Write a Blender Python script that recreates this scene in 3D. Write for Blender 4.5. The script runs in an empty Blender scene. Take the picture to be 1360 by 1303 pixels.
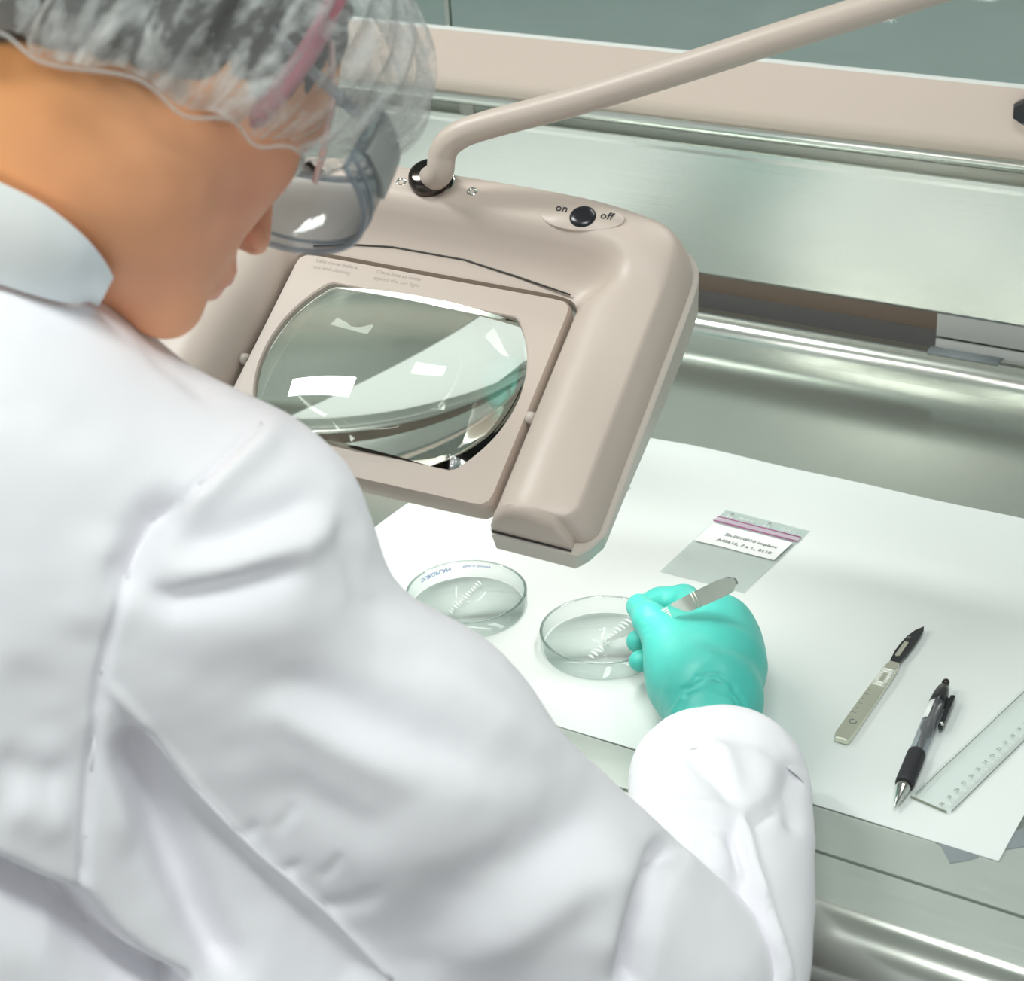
import bpy, math, random
import numpy as np
from mathutils import Vector, Matrix
random.seed(7); RNG = np.random.default_rng(7)
SC = bpy.context.scene; COL = SC.collection
V = lambda *a: np.array(a, float)

# ------------------------------------------------------------------ camera
FPX = 2430.0; IW, IH = 1360, 1303; CX, CY = 680.0, 651.5
_p, _r, _y = [math.radians(a) for a in (28.1, -3.2, -32.5)]
FW = V(math.sin(_y)*math.cos(_p), math.cos(_y)*math.cos(_p), -math.sin(_p))
_rt = V(math.cos(_y), -math.sin(_y), 0); _up = np.cross(_rt, FW)
RT = math.cos(_r)*_rt + math.sin(_r)*_up; UP = -math.sin(_r)*_rt + math.cos(_r)*_up
CAM = V(0.6187, -1.0867, 1.70)
ZT = 0.9                                             # bench top
def ray(px, py): return FW + RT*(px-CX)/FPX - UP*(py-CY)/FPX
def P(px, py, d): return CAM + ray(px, py)*d         # a point of the place at viewing distance d
def at(px, py, z=ZT):                                # ... on a level plane
    d = ray(px, py); return CAM + d*((z-CAM[2])/d[2])
def aty(px, py, y):                                  # ... on an upright plane parallel to the bench
    d = ray(px, py); return CAM + d*((y-CAM[1])/d[1])
def proj(Q):
    v = np.asarray(Q) - CAM; z = v@FW
    return CX+FPX*(v@RT)/z, CY-FPX*(v@UP)/z, z
cd = bpy.data.cameras.new('camera'); cam = bpy.data.objects.new('camera', cd); COL.objects.link(cam)
cam.matrix_world = Matrix([[RT[i], UP[i], -FW[i], CAM[i]] for i in range(3)]+[[0, 0, 0, 1]])
cd.sensor_fit = 'HORIZONTAL'; cd.sensor_width = 36; cd.lens = 36*FPX/IW; cd.clip_start = .02
cd.dof.use_dof = True; cd.dof.focus_distance = 1.42; cd.dof.aperture_fstop = 11
SC.camera = cam

# ------------------------------------------------------------------ light and exposure
w = bpy.data.worlds.new('world'); SC.world = w; w.use_nodes = True
w.node_tree.nodes['Background'].inputs[0].default_value = (.86, .93, .92, 1)
w.node_tree.nodes['Background'].inputs[1].default_value = .80
def area(name, loc, aim, sx, sy, power, col=(1, 1, 1)):
    l = bpy.data.lights.new(name, 'AREA'); l.shape = 'RECTANGLE'; l.size = sx; l.size_y = sy; l.energy = power; l.color = col
    o = bpy.data.objects.new(name, l); COL.objects.link(o); o.location = loc
    o.rotation_euler = (Vector(aim)-Vector(loc)).to_track_quat('-Z', 'Y').to_euler(); return o
area('ceiling_lamp_light', (.5, -.9, 2.62), (.5, -.9, 0), .8, .2, 19, (.95, 1, .97))
area('ceiling_lamp_light', (-1.2, -.45, 2.62), (-1.2, -.45, 0), .8, .2, 36, (.95, 1, .97))
area('ceiling_lamp_light', (.3, .95, 2.62), (.3, .95, 0), .8, .2, 9, (.95, 1, .97))
lw = bpy.data.lights.new('neck_warm_fill', 'SPOT'); lw.energy = 26; lw.color = (1, .62, .25); lw.spot_size = math.radians(14); lw.spot_blend = .8; lw.shadow_soft_size = .05  # unseen narrow spot added to warm the neck, no lamp stands there
ow = bpy.data.objects.new('neck_warm_fill', lw); COL.objects.link(ow); ow.location = (-.9, -1.5, 1.9)
ow.rotation_euler = (Vector(P(40, 190, .9))-ow.location).to_track_quat('-Z', 'Y').to_euler()
SC.view_settings.view_transform = 'Standard'; SC.view_settings.look = 'None'
SC.view_settings.gamma = 1; SC.view_settings.exposure = -0.38; SC.view_settings.use_curve_mapping = False
try:
    SC.cycles.use_denoising = True; SC.cycles.max_bounces = 14; SC.cycles.transparent_max_bounces = 24
    SC.cycles.sample_clamp_indirect = 6
except Exception: pass

# ------------------------------------------------------------------ materials
def nt(name):
    m = bpy.data.materials.new(name); m.use_nodes = True; t = m.node_tree
    return m, t, t.nodes, t.links
def pbsdf(name, col, rough=.5, metal=0, spec=.5, noise=None, bump=None, sss=0, aniso=0, coord='Object', mottle=.0, coat=0):
    """noise=(scale xyz, roughness spread); bump=(scale xyz, strength, distance)"""
    m, t, N, L = nt(name); b = N['Principled BSDF']
    b.inputs['Base Color'].default_value = (*col, 1); b.inputs['Roughness'].default_value = rough
    b.inputs['Metallic'].default_value = metal; b.inputs['Specular IOR Level'].default_value = spec
    if sss:
        b.inputs['Subsurface Weight'].default_value = sss; b.inputs['Subsurface Radius'].default_value = (1, .35, .18); b.inputs['Subsurface Scale'].default_value = .012
    if aniso: b.inputs['Anisotropic'].default_value = aniso
    if coat: b.inputs['Coat Weight'].default_value = coat; b.inputs['Coat Roughness'].default_value = .1
    tc = N.new('ShaderNodeTexCoord')
    def tex(scale, detail=4):
        mp = N.new('ShaderNodeMapping'); mp.inputs['Scale'].default_value = scale
        n = N.new('ShaderNodeTexNoise'); n.inputs['Scale'].default_value = 1; n.inputs['Detail'].default_value = detail
        L.new(tc.outputs[coord], mp.inputs[0]); L.new(mp.outputs[0], n.inputs['Vector']); return n
    if noise:
        n = tex(noise[0]); r = N.new('ShaderNodeMapRange'); r.inputs[3].default_value = max(rough-noise[1], .02); r.inputs[4].default_value = rough+noise[1]
        L.new(n.outputs[0], r.inputs[0]); L.new(r.outputs[0], b.inputs['Roughness'])
    if mottle:
        n = tex((9, 9, 9)); r = N.new('ShaderNodeMapRange'); r.inputs[3].default_value = 1-mottle; r.inputs[4].default_value = 1+mottle
        mx = N.new('ShaderNodeVectorMath'); mx.operation = 'SCALE'; mx.inputs[0].default_value = col
        L.new(n.outputs[0], r.inputs[0]); L.new(r.outputs[0], mx.inputs['Scale']); L.new(mx.outputs[0], b.inputs['Base Color'])
    if bump:
        n = tex(bump[0], 3); bp = N.new('ShaderNodeBump'); bp.inputs['Strength'].default_value = bump[1]; bp.inputs['Distance'].default_value = bump[2]
        L.new(n.outputs[0], bp.inputs['Height']); L.new(bp.outputs[0], b.inputs['Normal'])
    return m
def thin(name, tint=(.96, .98, .97), edge=(.6, .68, .66), rough=.03, ior=1.45, body=None, bodyfac=0, f0=.03):
    """thin clear sheet: see-through, mirror by Fresnel, tinted where seen edge-on, optional milky body"""
    m, t, N, L = nt(name); N.remove(N['Principled BSDF']); out = N['Material Output']
    tr = N.new('ShaderNodeBsdfTransparent'); gl = N.new('ShaderNodeBsdfGlossy'); gl.inputs['Roughness'].default_value = rough
    lw = N.new('ShaderNodeLayerWeight'); lw.inputs[0].default_value = .35
    mc = N.new('ShaderNodeMix'); mc.data_type = 'RGBA'; mc.inputs[6].default_value = (*tint, 1); mc.inputs[7].default_value = (*edge, 1)
    L.new(lw.outputs['Facing'], mc.inputs[0]); L.new(mc.outputs[2], tr.inputs[0])
    l2 = N.new('ShaderNodeLayerWeight'); l2.inputs[0].default_value = .5; pw = N.new('ShaderNodeMath'); pw.operation = 'POWER'; pw.inputs[1].default_value = 4.5
    L.new(l2.outputs['Facing'], pw.inputs[0]); fr = N.new('ShaderNodeMapRange'); fr.inputs[3].default_value = f0; fr.inputs[4].default_value = .7; L.new(pw.outputs[0], fr.inputs[0])
    mx = N.new('ShaderNodeMixShader'); L.new(fr.outputs[0], mx.inputs[0]); L.new(tr.outputs[0], mx.inputs[1]); L.new(gl.outputs[0], mx.inputs[2])
    last = mx
    if body:
        d = N.new('ShaderNodeBsdfDiffuse'); d.inputs[0].default_value = (*body, 1); m2 = N.new('ShaderNodeMixShader'); m2.inputs[0].default_value = bodyfac
        L.new(mx.outputs[0], m2.inputs[1]); L.new(d.outputs[0], m2.inputs[2]); last = m2
    L.new(last.outputs[0], out.inputs[0]); return m
MT = {}
MT['steel'] = pbsdf('brushed_steel', (.60, .63, .58), .30, 1, noise=((2, 60, 60), .05))
MT['steel_panel'] = pbsdf('brushed_steel_panel', (.83, .84, .80), .23, 1, bump=((.4, .4, 2600), .10, .0008))
MT['steel_edge'] = pbsdf('polished_steel_edge', (.66, .68, .63), .2, .88, noise=((6, 30, 30), .06))
MT['front_steel'] = pbsdf('scuffed_lit_front_steel', (.64, .69, .64), .24, .55, noise=((30, 200, 10), .05), mottle=.06)  # scuffed, and lighter than the worktop steel: brighter front light put into the colour
MT['work_steel'] = pbsdf('worktop_steel', (.54, .59, .54), .15, .76, noise=((30, 200, 10), .04), mottle=.05)
MT['taupe'] = pbsdf('taupe_plastic', (.57, .475, .415), .42, bump=((900, 900, 900), .12, .0004))
MT['taupe_side'] = pbsdf('pale_taupe_plastic', (.57, .51, .455), .42, bump=((900, 900, 900), .12, .0004))
MT['frame_paint'] = pbsdf('beige_frame_paint', (.70, .57, .50), .38)
MT['black'] = pbsdf('black_plastic', (.012, .013, .016), .28)
MT['soft_black'] = pbsdf('black_rubber', (.018, .018, .022), .6, bump=((1500, 1500, 1500), .5, .0005))
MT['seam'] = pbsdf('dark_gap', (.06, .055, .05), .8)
MT['chrome'] = pbsdf('chrome', (.75, .77, .74), .1, 1)
MT['dull_metal'] = pbsdf('satin_steel', (.74, .75, .63), .36, 1)
MT['bright_metal'] = pbsdf('bright_satin_steel', (.9, .9, .86), .5, .6)
MT['dark_metal'] = pbsdf('dark_burnished_metal', (.10, .085, .08), .15, 1)
MT['blade'] = pbsdf('carbon_steel_blade', (.055, .06, .065), .3, .7)
MT['paper'] = pbsdf('bench_paper', (.755, .79, .772), .85, spec=.2, bump=((70, 70, 70), .12, .002), mottle=.012)
MT['white'] = pbsdf('white_sticker', (.86, .87, .86), .6)
MT['cloth'] = pbsdf('white_cotton', (.92, .905, .945), .85, spec=.15, bump=((700, 700, 700), .25, .0006))
MT['collar'] = pbsdf('shaded_collar_cotton', (.80, .86, .89), .85, spec=.15, bump=((700, 700, 700), .25, .0006))  # coat cotton again, darker and bluer: collar shade put into the colour
MT['glove'] = pbsdf('turquoise_nitrile', (.075, .55, .475), .42, spec=.4, bump=((260, 260, 260), .12, .0008), mottle=.03)
MT['ink'] = pbsdf('black_ink', (.03, .03, .035), .7)
MT['grey_ink'] = pbsdf('grey_ink', (.22, .24, .23), .7)
MT['emboss'] = pbsdf('raised_taupe_letters', (.38, .33, .295), .5)
MT['blue_ink'] = pbsdf('blue_ink', (.06, .16, .5), .6)
MT['zip'] = pbsdf('zip_magenta', (.32, .05, .19), .5)
MT['zip_fill'] = thin('zip_strip', (.95, .88, .93), (.85, .75, .82), body=(.86, .78, .84), bodyfac=.35)
MT['glass'] = thin('thin_glass', (1, 1, 1), (.74, .81, .79), f0=.018)
MT['rim_glass'] = thin('rim_glass', (.93, .96, .95), (.36, .44, .42), f0=.08)
MT['acrylic'] = thin('clear_acrylic', (1, 1, 1), (.92, .97, .95), f0=.02)
MT['film'] = thin('polythene_film', (.94, .96, .955), (.82, .86, .85), rough=.25, body=(.82, .86, .85), bodyfac=.2)
MT['film_clear'] = thin('clear_film', (.93, .96, .95), (.8, .85, .84), rough=.12, body=(.8, .86, .85), bodyfac=.2)
MT['tape'] = thin('clear_tape', (.80, .83, .84), (.7, .74, .75), rough=.2, body=(.5, .54, .56), bodyfac=.35)
MT['pen_clear'] = thin('clear_barrel', (.92, .94, .96), (.45, .5, .54), body=(.85, .88, .92), bodyfac=.12)
MT['goggle'] = thin('goggle_polycarbonate', (.90, .93, .94), (.42, .47, .52), rough=.06, body=(.55, .60, .63), bodyfac=.10)
MT['goggle_rim'] = thin('goggle_rim', (.78, .83, .87), (.34, .38, .46), rough=.06, body=(.70, .74, .77), bodyfac=.25)
MT['goggle_vent'] = thin('goggle_vent', (.8, .83, .83), (.6, .64, .64), rough=.1, body=(.52, .54, .52), bodyfac=.7)
MT['strap'] = pbsdf('pink_strap', (.80, .56, .52), .5)
MT['white_plastic'] = pbsdf('white_plastic', (.85, .85, .82), .4)
MT['slate'] = pbsdf('slate_grey_paint', (.72, .76, .84), .5)
MT['brown'] = pbsdf('brown_duct_paint', (.52, .41, .32), .6)
MT['hair_band'] = pbsdf('rose_cloth', (.50, .20, .24), .8)
MT['hair'] = pbsdf('dark_brown_hair', (.022, .013, .010), .5, bump=((60, 60, 500), .8, .003))
MT['wallp'] = pbsdf('pale_wall_paint', (.62, .66, .64), .8)
MT['duct'] = pbsdf('grey_green_wall', (.27, .33, .31), .6, mottle=.1)
MT['floorp'] = pbsdf('brown_vinyl', (.15, .12, .10), .5, mottle=.06)
MT['sliver'] = pbsdf('white_translucent_sliver', (.9, .93, .9), .25, sss=.2)
MT['eye'] = pbsdf('eyeball', (.8, .78, .75), .1)
MT['lash'] = pbsdf('dark_lashes', (.02, .012, .01), .6)
def emis(name, col, s):
    m, t, N, L = nt(name); b = N['Principled BSDF']; b.inputs['Emission Color'].default_value = (*col, 1); b.inputs['Emission Strength'].default_value = s; return m
MT['tube'] = emis('lit_tube', (1, 1, .96), 6)
MT['panel_light'] = emis('lit_diffuser', (.95, 1, .98), 5)
m, t, N, L = nt('lens_glass'); N.remove(N['Principled BSDF'])
g = N.new('ShaderNodeBsdfGlass'); g.inputs['IOR'].default_value = 1.5; g.inputs['Color'].default_value = (.975, .985, .965, 1); g.inputs['Roughness'].default_value = 0
L.new(g.outputs[0], N['Material Output'].inputs[0]); MT['lens'] = m
# skin: pigment from a colour attribute (lips, lids) times a fine mottle
m, t, N, L = nt('skin'); b = N['Principled BSDF']
at_ = N.new('ShaderNodeAttribute'); at_.attribute_name = 'pig'; L.new(at_.outputs['Color'], b.inputs['Base Color'])
b.inputs['Roughness'].default_value = .48; b.inputs['Specular IOR Level'].default_value = .35
b.inputs['Subsurface Weight'].default_value = .25; b.inputs['Subsurface Radius'].default_value = (1, .35, .2); b.inputs['Subsurface Scale'].default_value = .008
n = N.new('ShaderNodeTexNoise'); n.inputs['Scale'].default_value = 420; tc = N.new('ShaderNodeTexCoord'); L.new(tc.outputs['Object'], n.inputs['Vector'])
bp = N.new('ShaderNodeBump'); bp.inputs['Strength'].default_value = .12; bp.inputs['Distance'].default_value = .001; L.new(n.outputs[0], bp.inputs['Height']); L.new(bp.outputs[0], b.inputs['Normal']); MT['skin'] = m
# bouffant cap: crinkled see-through fleece, denser along the pleats
m, t, N, L = nt('cap_fleece'); N.remove(N['Principled BSDF'])
uv = N.new('ShaderNodeUVMap'); uv.uv_map = 'uv'
def uvn(scale, det, dist=0):
    mp = N.new('ShaderNodeMapping'); mp.inputs['Scale'].default_value = scale
    n = N.new('ShaderNodeTexNoise'); n.inputs['Scale'].default_value = 1; n.inputs['Detail'].default_value = det; n.inputs['Distortion'].default_value = dist
    L.new(uv.outputs[0], mp.inputs[0]); L.new(mp.outputs[0], n.inputs['Vector']); return n
n1 = uvn((44, 4, 1), 4, 1.6); n2 = uvn((160, 40, 1), 5)
a1 = N.new('ShaderNodeMath'); a1.operation = 'MULTIPLY_ADD'; a1.inputs[1].default_value = .3; L.new(n2.outputs[0], a1.inputs[0]); L.new(n1.outputs[0], a1.inputs[2])
mr = N.new('ShaderNodeMapRange'); mr.inputs[1].default_value = .60; mr.inputs[2].default_value = .88; mr.inputs[3].default_value = .20; mr.inputs[4].default_value = .90; L.new(a1.outputs[0], mr.inputs[0])
df = N.new('ShaderNodeBsdfDiffuse'); df.inputs[0].default_value = (.68, .70, .69, 1); tl = N.new('ShaderNodeBsdfTranslucent'); tl.inputs[0].default_value = (.68, .70, .69, 1)
ms = N.new('ShaderNodeMixShader'); ms.inputs[0].default_value = .35; L.new(df.outputs[0], ms.inputs[1]); L.new(tl.outputs[0], ms.inputs[2])
tr = N.new('ShaderNodeBsdfTransparent'); mm = N.new('ShaderNodeMixShader'); L.new(mr.outputs[0], mm.inputs[0]); L.new(tr.outputs[0], mm.inputs[1]); L.new(ms.outputs[0], mm.inputs[2])
L.new(mm.outputs[0], N['Material Output'].inputs[0]); MT['cap'] = m

# ------------------------------------------------------------------ object helpers
ORG = {}
def tag(o, label=None, cat=None, group=None, kind=None):
    if label: o['label'] = label
    if cat: o['category'] = cat
    if group: o['group'] = group
    if kind: o['kind'] = kind
    return o
def thing(name, loc, label, cat, group=None):
    o = bpy.data.objects.new(name, None); COL.objects.link(o); o.location = loc; o.empty_display_size = .02; ORG[o] = np.array(loc, float)
    return tag(o, label, cat, group)
def mk(name, verts, faces, mat, parent=None, smooth=True, org=None, autosmooth=None):
    v = np.asarray(verts, float)
    if parent is not None: o0 = ORG[parent]
    else: o0 = np.array(org, float) if org is not None else V((v[:, 0].min()+v[:, 0].max())/2, (v[:, 1].min()+v[:, 1].max())/2, v[:, 2].min())
    me = bpy.data.meshes.new(name); me.from_pydata((v-o0).tolist(), [], [list(map(int, f)) for f in faces]); me.validate()
    me.materials.append(MT[mat] if isinstance(mat, str) else mat)
    if smooth:
        me.polygons.foreach_set('use_smooth', [True]*len(me.polygons))
        if autosmooth is not None: me.set_sharp_from_angle(angle=math.radians(autosmooth))
    o = bpy.data.objects.new(name, me); COL.objects.link(o); ORG[o] = o0
    if parent is not None: o.parent = parent
    else: o.location = o0
    return o
class MB:                                            # collects pieces of ONE mesh
    def __init__(s): s.v = []; s.f = []
    def add(s, v, f):
        n = len(s.v); s.v += [tuple(map(float, q)) for q in v]; s.f += [[i+n for i in q] for q in f]; return s
    def mk(s, name, mat, parent=None, smooth=True, **k): return mk(name, s.v, s.f, mat, parent, smooth, **k)
def box(lo, hi):
    x0, y0, z0 = lo; x1, y1, z1 = hi
    return ([(x0, y0, z0), (x1, y0, z0), (x1, y1, z0), (x0, y1, z0), (x0, y0, z1), (x1, y0, z1), (x1, y1, z1), (x0, y1, z1)],
            [(0, 3, 2, 1), (4, 5, 6, 7), (0, 1, 5, 4), (1, 2, 6, 5), (2, 3, 7, 6), (3, 0, 4, 7)])
def loft(rings, cap0=True, cap1=True, closed=True):
    n = len(rings[0]); v = [q for r in rings for q in r]; f = []
    for i in range(len(rings)-1):
        for j in range(n if closed else n-1):
            k = (j+1) % n; f.append((i*n+j, i*n+k, (i+1)*n+k, (i+1)*n+j))
    if cap0: f.append(tuple(range(n-1, -1, -1)))
    if cap1: f.append(tuple(range((len(rings)-1)*n, len(rings)*n)))
    return v, f
def extrude_x(prof, x0, x1):                         # prof: list of (y,z)
    return loft([[(x, y, z) for y, z in prof] for x in (x0, x1)])
def frame_of(d, ref=(0, 0, 1)):
    d = np.array(d, float); d /= np.linalg.norm(d); a = np.cross(ref, d)
    if np.linalg.norm(a) < 1e-4: a = np.cross((1, 0, 0), d)
    a /= np.linalg.norm(a); return a, np.cross(d, a), d
def tube(pts, r, n=16, caps=True):
    pts = [np.array(p, float) for p in pts]; rs = r if hasattr(r, '__len__') else [r]*len(pts); rings = []; a = None
    for i, p in enumerate(pts):
        d = pts[min(i+1, len(pts)-1)]-pts[max(i-1, 0)]; d /= np.linalg.norm(d)
        if a is None: a, b, _ = frame_of(d)
        else: a = a-d*(a@d); a /= np.linalg.norm(a); b = np.cross(d, a)
        rings.append([p+rs[i]*(math.cos(t)*a+math.sin(t)*b) for t in np.linspace(0, 2*math.pi, n, endpoint=False)])
    return loft(rings, caps, caps)
def spline(pts, n=8):                                # Catmull-Rom through the points
    p = [np.array(q, float) for q in pts]; p = [2*p[0]-p[1]]+p+[2*p[-1]-p[-2]]; o = []
    for i in range(1, len(p)-2):
        for t in np.linspace(0, 1, n, endpoint=False):
            o.append(.5*((2*p[i])+(-p[i-1]+p[i+1])*t+(2*p[i-1]-5*p[i]+4*p[i+1]-p[i+2])*t*t+(-p[i-1]+3*p[i]-3*p[i+1]+p[i+2])*t**3))
    return o+[p[-2]]
def lathe(prof, o, ax=(0, 0, 1), n=48, ref=(0, 1, 0), c0=True, c1=True):   # prof: list of (radius, height)
    a, b, d = frame_of(ax, ref); o = np.array(o, float)
    return loft([[o+d*h+r*(math.cos(t)*a+math.sin(t)*b) for t in np.linspace(0, 2*math.pi, n, endpoint=False)] for r, h in prof], c0, c1)
def prism(poly, o, ex, ey, ez, h0, h1, bev=0):       # poly in (ex,ey), thick along ez, optional chamfer of the upper edge
    o, ex, ey, ez = [np.array(q, float) for q in (o, ex, ey, ez)]; c = np.mean(np.array(poly, float), 0)
    def ring(h, ins): 
        out = []
        for q in poly:
            q = np.array(q, float); d = c-q; l = np.linalg.norm(d); q = q+d/l*min(ins, l*.5); out.append(o+ex*q[0]+ey*q[1]+ez*h)
        return out
    rs = [ring(h0, 0), ring(h1-bev, 0)]+([ring(h1, bev*1.2)] if bev else [])
    return loft(rs)
def rrect(w, h, r, n=6, cx=0, cy=0):
    o = []
    for sx, sy, a0 in ((1, 1, 0), (-1, 1, 90), (-1, -1, 180), (1, -1, 270)):
        for k in range(n+1):
            a = math.radians(a0+90*k/n); o.append((cx+sx*(w/2-r)+r*math.cos(a), cy+sy*(h/2-r)+r*math.sin(a)))
    return o
def text(name, body, size, o, ex, ey, mat, parent, depth=.0002, sp=1.0, align='LEFT', wrap=None, mirror=1):
    cu = bpy.data.curves.new(name, 'FONT'); cu.body = body; cu.size = size; cu.extrude = depth; cu.resolution_u = 2; cu.align_x = align; cu.space_character = sp
    ob = bpy.data.objects.new(name, cu); COL.objects.link(ob); dg = bpy.context.evaluated_depsgraph_get(); me = bpy.data.meshes.new_from_object(ob.evaluated_get(dg))
    v = np.array([q.co[:] for q in me.vertices]); f = [list(p.vertices) for p in me.polygons]
    bpy.data.objects.remove(ob); bpy.data.curves.remove(cu); bpy.data.meshes.remove(me)
    o, ex, ey = [np.array(q, float) for q in (o, ex, ey)]; ez = np.cross(ex, ey)
    if wrap: W = np.array([wrap(*q) for q in v])
    else: W = o+v[:, :1]*ex+v[:, 1:2]*ey*mirror+v[:, 2:]*ez
    return mk(name, W, f, mat, parent, smooth=False)

# ------------------------------------------------------------------ distance fields and surface nets
def cap_d(p, a, b, ra, rb):
    a = np.array(a, float); b = np.array(b, float); ab = b-a; t = np.clip(((p-a)@ab)/max(ab@ab, 1e-12), 0, 1)
    return np.linalg.norm(p-(a+t[..., None]*ab), axis=-1)-(ra+(rb-ra)*t)
def ell_d(p, c, r, R=None):
    q = p-np.array(c, float)
    if R is not None: q = q@np.array(R).T
    r = np.array(r, float); k0 = np.linalg.norm(q/r, axis=-1); k1 = np.linalg.norm(q/(r*r), axis=-1)
    return k0*(k0-1)/np.maximum(k1, 1e-9)
def smin(a, b, k):
    h = np.clip(.5+.5*(b-a)/k, 0, 1); return b+(a-b)*h-k*h*(1-h)
def smax(a, b, k): return -smin(-a, -b, k)
def surfnet(f, lo, hi, h):
    lo = np.array(lo, float); n = np.ceil((np.array(hi)-lo)/h).astype(int)+1
    ax = [lo[i]+h*np.arange(n[i]) for i in range(3)]; Pn = np.stack(np.meshgrid(*ax, indexing='ij'), -1)
    D = np.empty(n); 
    for i in range(0, n[0], 24): D[i:i+24] = f(Pn[i:i+24])
    s = D < 0; c = n-1; acc = np.zeros((*c, 3)); cnt = np.zeros(c)
    cor = [(i, j, k) for i in (0, 1) for j in (0, 1) for k in (0, 1)]
    sl = lambda A, o: A[o[0]:o[0]+c[0], o[1]:o[1]+c[1], o[2]:o[2]+c[2]]
    for a in cor:
        for d in range(3):
            if a[d]: continue
            b = list(a); b[d] = 1; va, vb = sl(D, a), sl(D, b); m = sl(s, a) != sl(s, b)
            t = np.where(m, va/np.where(m, va-vb, 1), 0)
            for e in range(3): acc[..., e] += np.where(m, a[e]+(t if e == d else 0), 0)
            cnt += m
    act = cnt > 0; idx = -np.ones(c, int); idx[act] = np.arange(act.sum())
    ijk = np.argwhere(act); vert = lo+h*(ijk+acc[act]/cnt[act][:, None]); F = []
    for d in range(3):
        u, w_ = (d+1) % 3, (d+2) % 3; A = np.swapaxes
        sh = [slice(None)]*3; s0 = [slice(1, -1)]*3; s0[d] = slice(0, -1); s1 = [slice(1, -1)]*3; s1[d] = slice(1, None)
        x0 = s[tuple(s0)]; x1 = s[tuple(s1)]; e = np.argwhere(x0 != x1)
        if not len(e): continue
        inn = x0[tuple(e.T)]; e = e.copy(); e[:, u] += 1; e[:, w_] += 1
        def cell(du, dw): q = e.copy(); q[:, u] += du; q[:, w_] += dw; return idx[tuple(q.T)]
        q = np.stack([cell(-1, -1), cell(0, -1), cell(0, 0), cell(-1, 0)], 1); q[~inn] = q[~inn][:, ::-1]; F.append(q)
    return vert, np.concatenate(F)
def smooth_mesh(v, F, it=2, lam=.5):
    E = np.concatenate([F[:, [0, 1]], F[:, [1, 2]], F[:, [2, 3]], F[:, [3, 0]]]); E = np.concatenate([E, E[:, ::-1]])
    deg = np.bincount(E[:, 0], minlength=len(v))[:, None]
    for _ in range(it):
        a = np.stack([np.bincount(E[:, 0], v[E[:, 1], k], len(v)) for k in range(3)], 1)/np.maximum(deg, 1); v = v+lam*(a-v)
    return v
def subdiv(v, F, levels):
    me = bpy.data.meshes.new('t'); me.from_pydata(v.tolist(), [], F.tolist()); o = bpy.data.objects.new('t', me); COL.objects.link(o)
    md = o.modifiers.new('s', 'SUBSURF'); md.levels = levels; md.render_levels = levels
    m2 = bpy.data.meshes.new_from_object(o.evaluated_get(bpy.context.evaluated_depsgraph_get()))
    nv = np.empty(len(m2.vertices)*3); m2.vertices.foreach_get('co', nv); nf = np.empty(len(m2.loops), int); m2.loops.foreach_get('vertex_index', nf)
    bpy.data.objects.remove(o); bpy.data.meshes.remove(me); bpy.data.meshes.remove(m2); return nv.reshape(-1, 3), nf.reshape(-1, 4)
def vnormals(v, F):
    fn = np.cross(v[F[:, 2]]-v[F[:, 0]], v[F[:, 3]]-v[F[:, 1]]); n = np.zeros_like(v)
    for k in range(4):
        for e in range(3): n[:, e] += np.bincount(F[:, k], fn[:, e], len(v))
    return n/np.maximum(np.linalg.norm(n, axis=1, keepdims=True), 1e-12)
def vnoise(p, seed=0):                               # smooth value noise
    rng = np.random.default_rng(seed); T = rng.random((32, 32, 32)); i = np.floor(p).astype(int); f = p-i; f = f*f*(3-2*f); o = 0
    for a in (0, 1):
        for b in (0, 1):
            for c in (0, 1):
                wgt = (f[:, 0] if a else 1-f[:, 0])*(f[:, 1] if b else 1-f[:, 1])*(f[:, 2] if c else 1-f[:, 2])
                o = o+wgt*T[(i[:, 0]+a) % 32, (i[:, 1]+b) % 32, (i[:, 2]+c) % 32]
    return o*2-1
def fold(x, y, line, wid, amp, kind='v', fade=.15):
    """relief of one crease: line = polyline (in the picture frame the garment was measured in), v = valley/ridge, s = step (lower on the right-hand side of the line)"""
    pl = np.array(line, float); seg = np.linalg.norm(np.diff(pl, axis=0), axis=1); cum = np.concatenate([[0], np.cumsum(seg)]); best = np.full(len(x), 1e9); sd = np.zeros(len(x)); tt = np.zeros(len(x))
    for i in range(len(seg)):
        a, b = pl[i], pl[i+1]; ab = b-a; L2 = ab@ab; t = np.clip(((x-a[0])*ab[0]+(y-a[1])*ab[1])/L2, 0, 1); dx = x-a[0]-t*ab[0]; dy = y-a[1]-t*ab[1]; d = np.hypot(dx, dy)
        m = d < best; best[m] = d[m]; sg = np.sign(ab[0]*(y-a[1])-ab[1]*(x-a[0])); sd[m] = (sg*d)[m]; tt[m] = ((cum[i]+t*seg[i])/cum[-1])[m]
    fd = np.clip(tt/fade, 0, 1)*np.clip((1-tt)/fade, 0, 1) if fade > 0 else 1; fd = fd*fd*(3-2*fd) if fade > 0 else 1
    if kind == 'v': return amp*np.exp(-(best/wid)**2)*fd
    side = 1/(1+np.exp(-np.clip(sd/(wid*.22), -30, 30))); return amp*side*np.exp(-(np.maximum(sd, 0)/(wid*3))**2)*fd

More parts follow.
